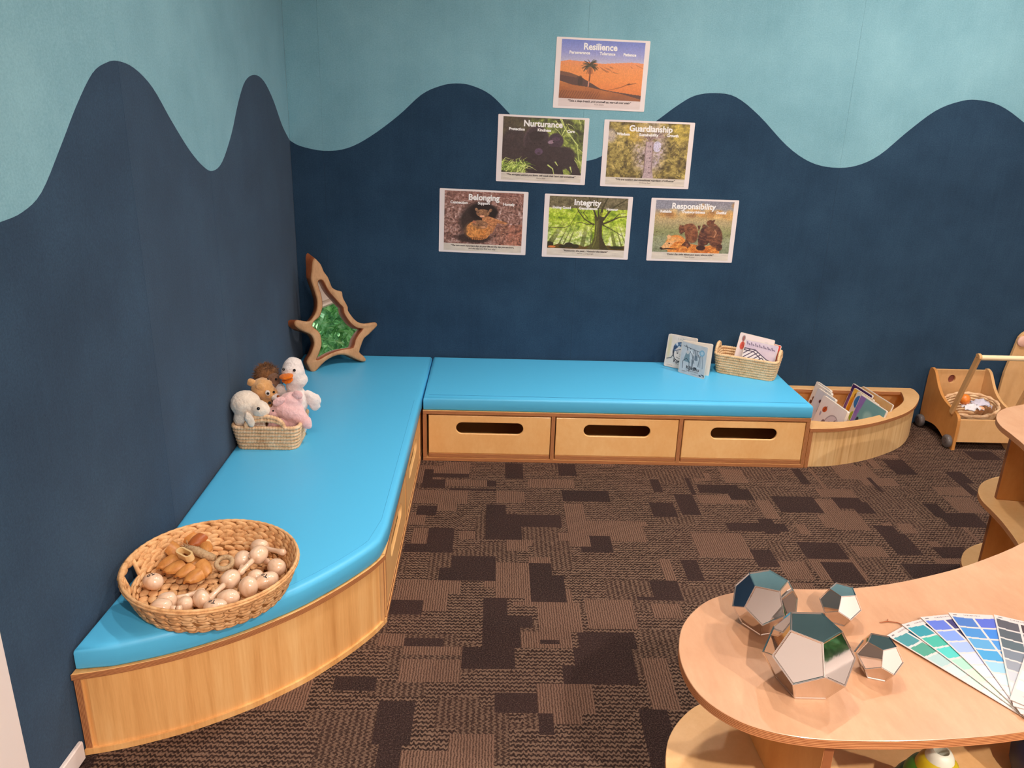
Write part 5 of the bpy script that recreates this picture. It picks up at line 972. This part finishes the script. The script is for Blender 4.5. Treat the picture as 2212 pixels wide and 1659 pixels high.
# ------------------------------------------------ push cart
t = thing('push_cart', 'wooden push cart with wavy sides and bar handle, right of the book trough', 'cart', (0, 0, 0))
SP = [(-.340, .0), (-.352, .0), (-.353, .10), (-.350, .155), (-.335, .178), (-.300, .192), (-.270, .193), (-.225, .200), (-.175, .216), (-.13, .245), (-.095, .282), (-.068, .312), (-.045, .322), (-.025, .322), (-.014, .300), (-.010, .24), (-.008, .12), (-.010, .045), (-.03, .035), (-.08, .046), (-.14, .055), (-.19, .052), (-.24, .036), (-.29, .012), (-.315, .0)]
SPs = [SP[0], SP[1]] + catmull(SP[2:18], 3, False) + catmull(SP[18:], 3, False)
for x in (3.245, 3.530):
    k = MB(); k.prism(SPs, x, x+.016, 'x', ch=.0018); o = k.build('side_panel', M['pale' if x > 3.4 else 'amber_shade'], t)  # left side gets the darker board, its shade put into the colour
k = MB(); k.box((3.2612, -.345, .040), (3.5298, -.331, .158)); k.build('front_board', M['pale'], t, bevel=.0015)
hole = [(3.362+.019*math.cos(a), .262+.022*math.sin(a)) for a in [2*PI*q/28 for q in range(28)]]; hole2 = [(p[0]+.2, p[1]) for p in hole]
k = MB(); k.prism([(3.2612, .05), (3.5298, .05), (3.5298, .312), (3.2612, .312)], -.016, -.030, 'y', holes=[hole], ch=.001); k.build('back_board', M['pale'], t)
for hx in (3.362,):
    k = MB(); k.lathe([(.0001, 0), (.022, 0), (.022, .003), (.0001, .003)], 24, M=T(hx, -.0118, .262) @ Matrix.Rotation(PI/2, 4, 'X')); k.build('hole_backing', mat('hole_brown', (150, 84, 70), .7), t)
k = MB(); k.box((3.2612, -.331, .045), (3.5298, -.0305, .057)); k.build('tray_floor', M['pale'], t)
for x in (3.248, 3.549):
    a = Vector((-.290, .175)); b_ = Vector((-.405, .497)); d = (b_-a).normalized(); n_ = Vector((-d.y, d.x)); pl = [a-n_*.012, b_-n_*.014] + [tuple(b_+Vector((math.cos(q), math.sin(q)))*.0195) for q in [math.atan2(d.y, d.x)-1.25+i*.25 for i in range(11)]] + [b_+n_*.014, a+n_*.012]
    k = MB(); xx = x-.014 if x < 3.4 else x; k.prism([tuple(p) for p in pl], xx, xx+.0145, 'x', ch=.0015); k.build('handle_arm', M['pale'], t)
k = MB(); k.tube([(3.249, -.405, .497), (3.548, -.405, .497)], .0125, 18); k.build('handle_bar', M['cream'], t, True, sharp=.8)
k = MB(); k.lathe([(.0001, 0), (.0022, 0), (.0022, .001), (.0001, .001)], 12, M=T(3.2337, -.405, .497) @ Matrix.Rotation(-PI/2, 4, 'Y')); k.build('screw', M['bark'], t)
for (x, y) in ((3.232, -.316), (3.228, -.045), (3.553, -.300), (3.553, -.045)):
    k = MB(); Mx = T(x-.008, y, .0335) @ Matrix.Rotation(PI/2, 4, 'Y'); k.lathe([(.012, -.002), (.022, -.004), (.030, 0), (.033, .006), (.033, .017), (.030, .023), (.012, .024)], 28, M=Mx); w_ = k.build('wheel', M['wheel'], t, True, sharp=.7)
    k = MB(); k.lathe([(.0001, -.004), (.011, -.004), (.0115, 0), (.0115, .026), (.0001, .026)], 16, M=Mx); k.build('hub', M['greynose'], w_, True, sharp=.7)
# basket of treasures in the cart
t = thing('cane_basket', 'tilted oval coiled cane basket lying in the push cart', 'basket', (3.396, -.178, .0835)); t.rotation_euler = (.22, -.10, -.1); t.scale = (.80, .9, .95)
for i in range(7):
    P = [((.125+.006*i)*math.cos(2*PI*q/90), (.085+.005*i)*math.sin(2*PI*q/90), .012+.0145*i) for q in range(90)]
    k = MB(); k.tube(P, [.0085*(1+.16*math.sin(q*.9+i)) for q in range(90)], 8, closed=True); k.build('coil', M['seagrass2'], t, True)
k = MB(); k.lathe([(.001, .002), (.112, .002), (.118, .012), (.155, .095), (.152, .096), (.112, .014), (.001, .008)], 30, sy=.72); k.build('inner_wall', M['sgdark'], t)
P = [(.163*math.cos(2*PI*q/120), .118*math.sin(2*PI*q/120), .110) for q in range(120)]
k = MB(); k.tube(P, [.0085*(1+.3*math.sin(q*.8)) for q in range(120)], 8, closed=True); k.build('bound_rim', M['seagrass'], t, True)
t = thing('wooden_ball', 'orange wooden ball behind the cart handle', 'toy', (3.345, -.205, .215)); k = MB(); k.ell((0, 0, 0), (.027,)*3, None, 24, 16); k.build('ball', M['orangeball'], t, True)
t = thing('wooden_egg', 'small peach coloured egg among the cloths in the cart basket', 'toy', (3.412, -.245, .180)); k = MB(); k.ell((0, 0, 0), (.019, .016, .014), None, 20, 12); k.build('egg', mat('peach_paint', (238, 176, 130), .4), t, True)
for lab, c, sd in (('crumpled white cloth at the left in the cart basket', (3.372, -.240, .184), 1), ('crumpled pale grey cloth at the middle of the cart basket', (3.430, -.205, .195), 2)):
    t = thing('cloth', lab, 'cloth', c); k = MB(); r_ = random.Random(sd); vs = []; N = 11
    for j in range(N):
        for i in range(N): vs.append(((i-5)*.0085+r_.gauss(0, .003), (j-5)*.007+r_.gauss(0, .003), .018*math.exp(-((i-5)**2+(j-5)**2)/14)+r_.gauss(0, .0045)))
    k.add(vs, [(j*N+i, j*N+i+1, (j+1)*N+i+1, (j+1)*N+i) for j in range(N-1) for i in range(N-1)]); k.add([(p[0], p[1], p[2]-.003) for p in vs], [(j*N+i, (j+1)*N+i, (j+1)*N+i+1, j*N+i+1) for j in range(N-1) for i in range(N-1)]); k.build('fabric', M['cloth'] if sd == 1 else mat('grey_cloth', (206, 200, 212), .9), t, True)
# tall rounded board behind the cart
t = thing('tall_play_board', 'tall rounded wooden end board standing behind the push cart at the right edge', 'furniture', (3.618, -.02, 0))
pr = [(0, 0), (.34, 0)] + [(.30, .50)] + [(.15+.12*math.cos(a), .50+.075*math.sin(a)) for a in [PI*q/12 for q in range(13)]]
pr = [(.0, .001), (.36, .001), (.345, .30), (.30, .47)] + [(.165+.125*math.cos(PI*q/12), .475+.075*math.sin(PI*q/12)) for q in range(13)] + [(.012, .30)]
k = MB(); k.prism(pr, .005, -.012, 'y', ch=.0015); k.build('board', M['pale'], t)
k = MB(); k.lathe([(.0001, 0), (.028, 0), (.028, .006), (.024, .009), (.0001, .009)], 28, M=T(.065, -.0122, .475) @ Matrix.Rotation(PI/2, 4, 'X')); k.build('peg', mat('pink_peg', (238, 190, 170), .4), t, True, sharp=.7)
k = MB(); k.box((.05, -.09, .001), (.31, -.0125, .02)); k.build('foot_board', M['pale'], t, bevel=.002)
bpy.context.view_layer.update()
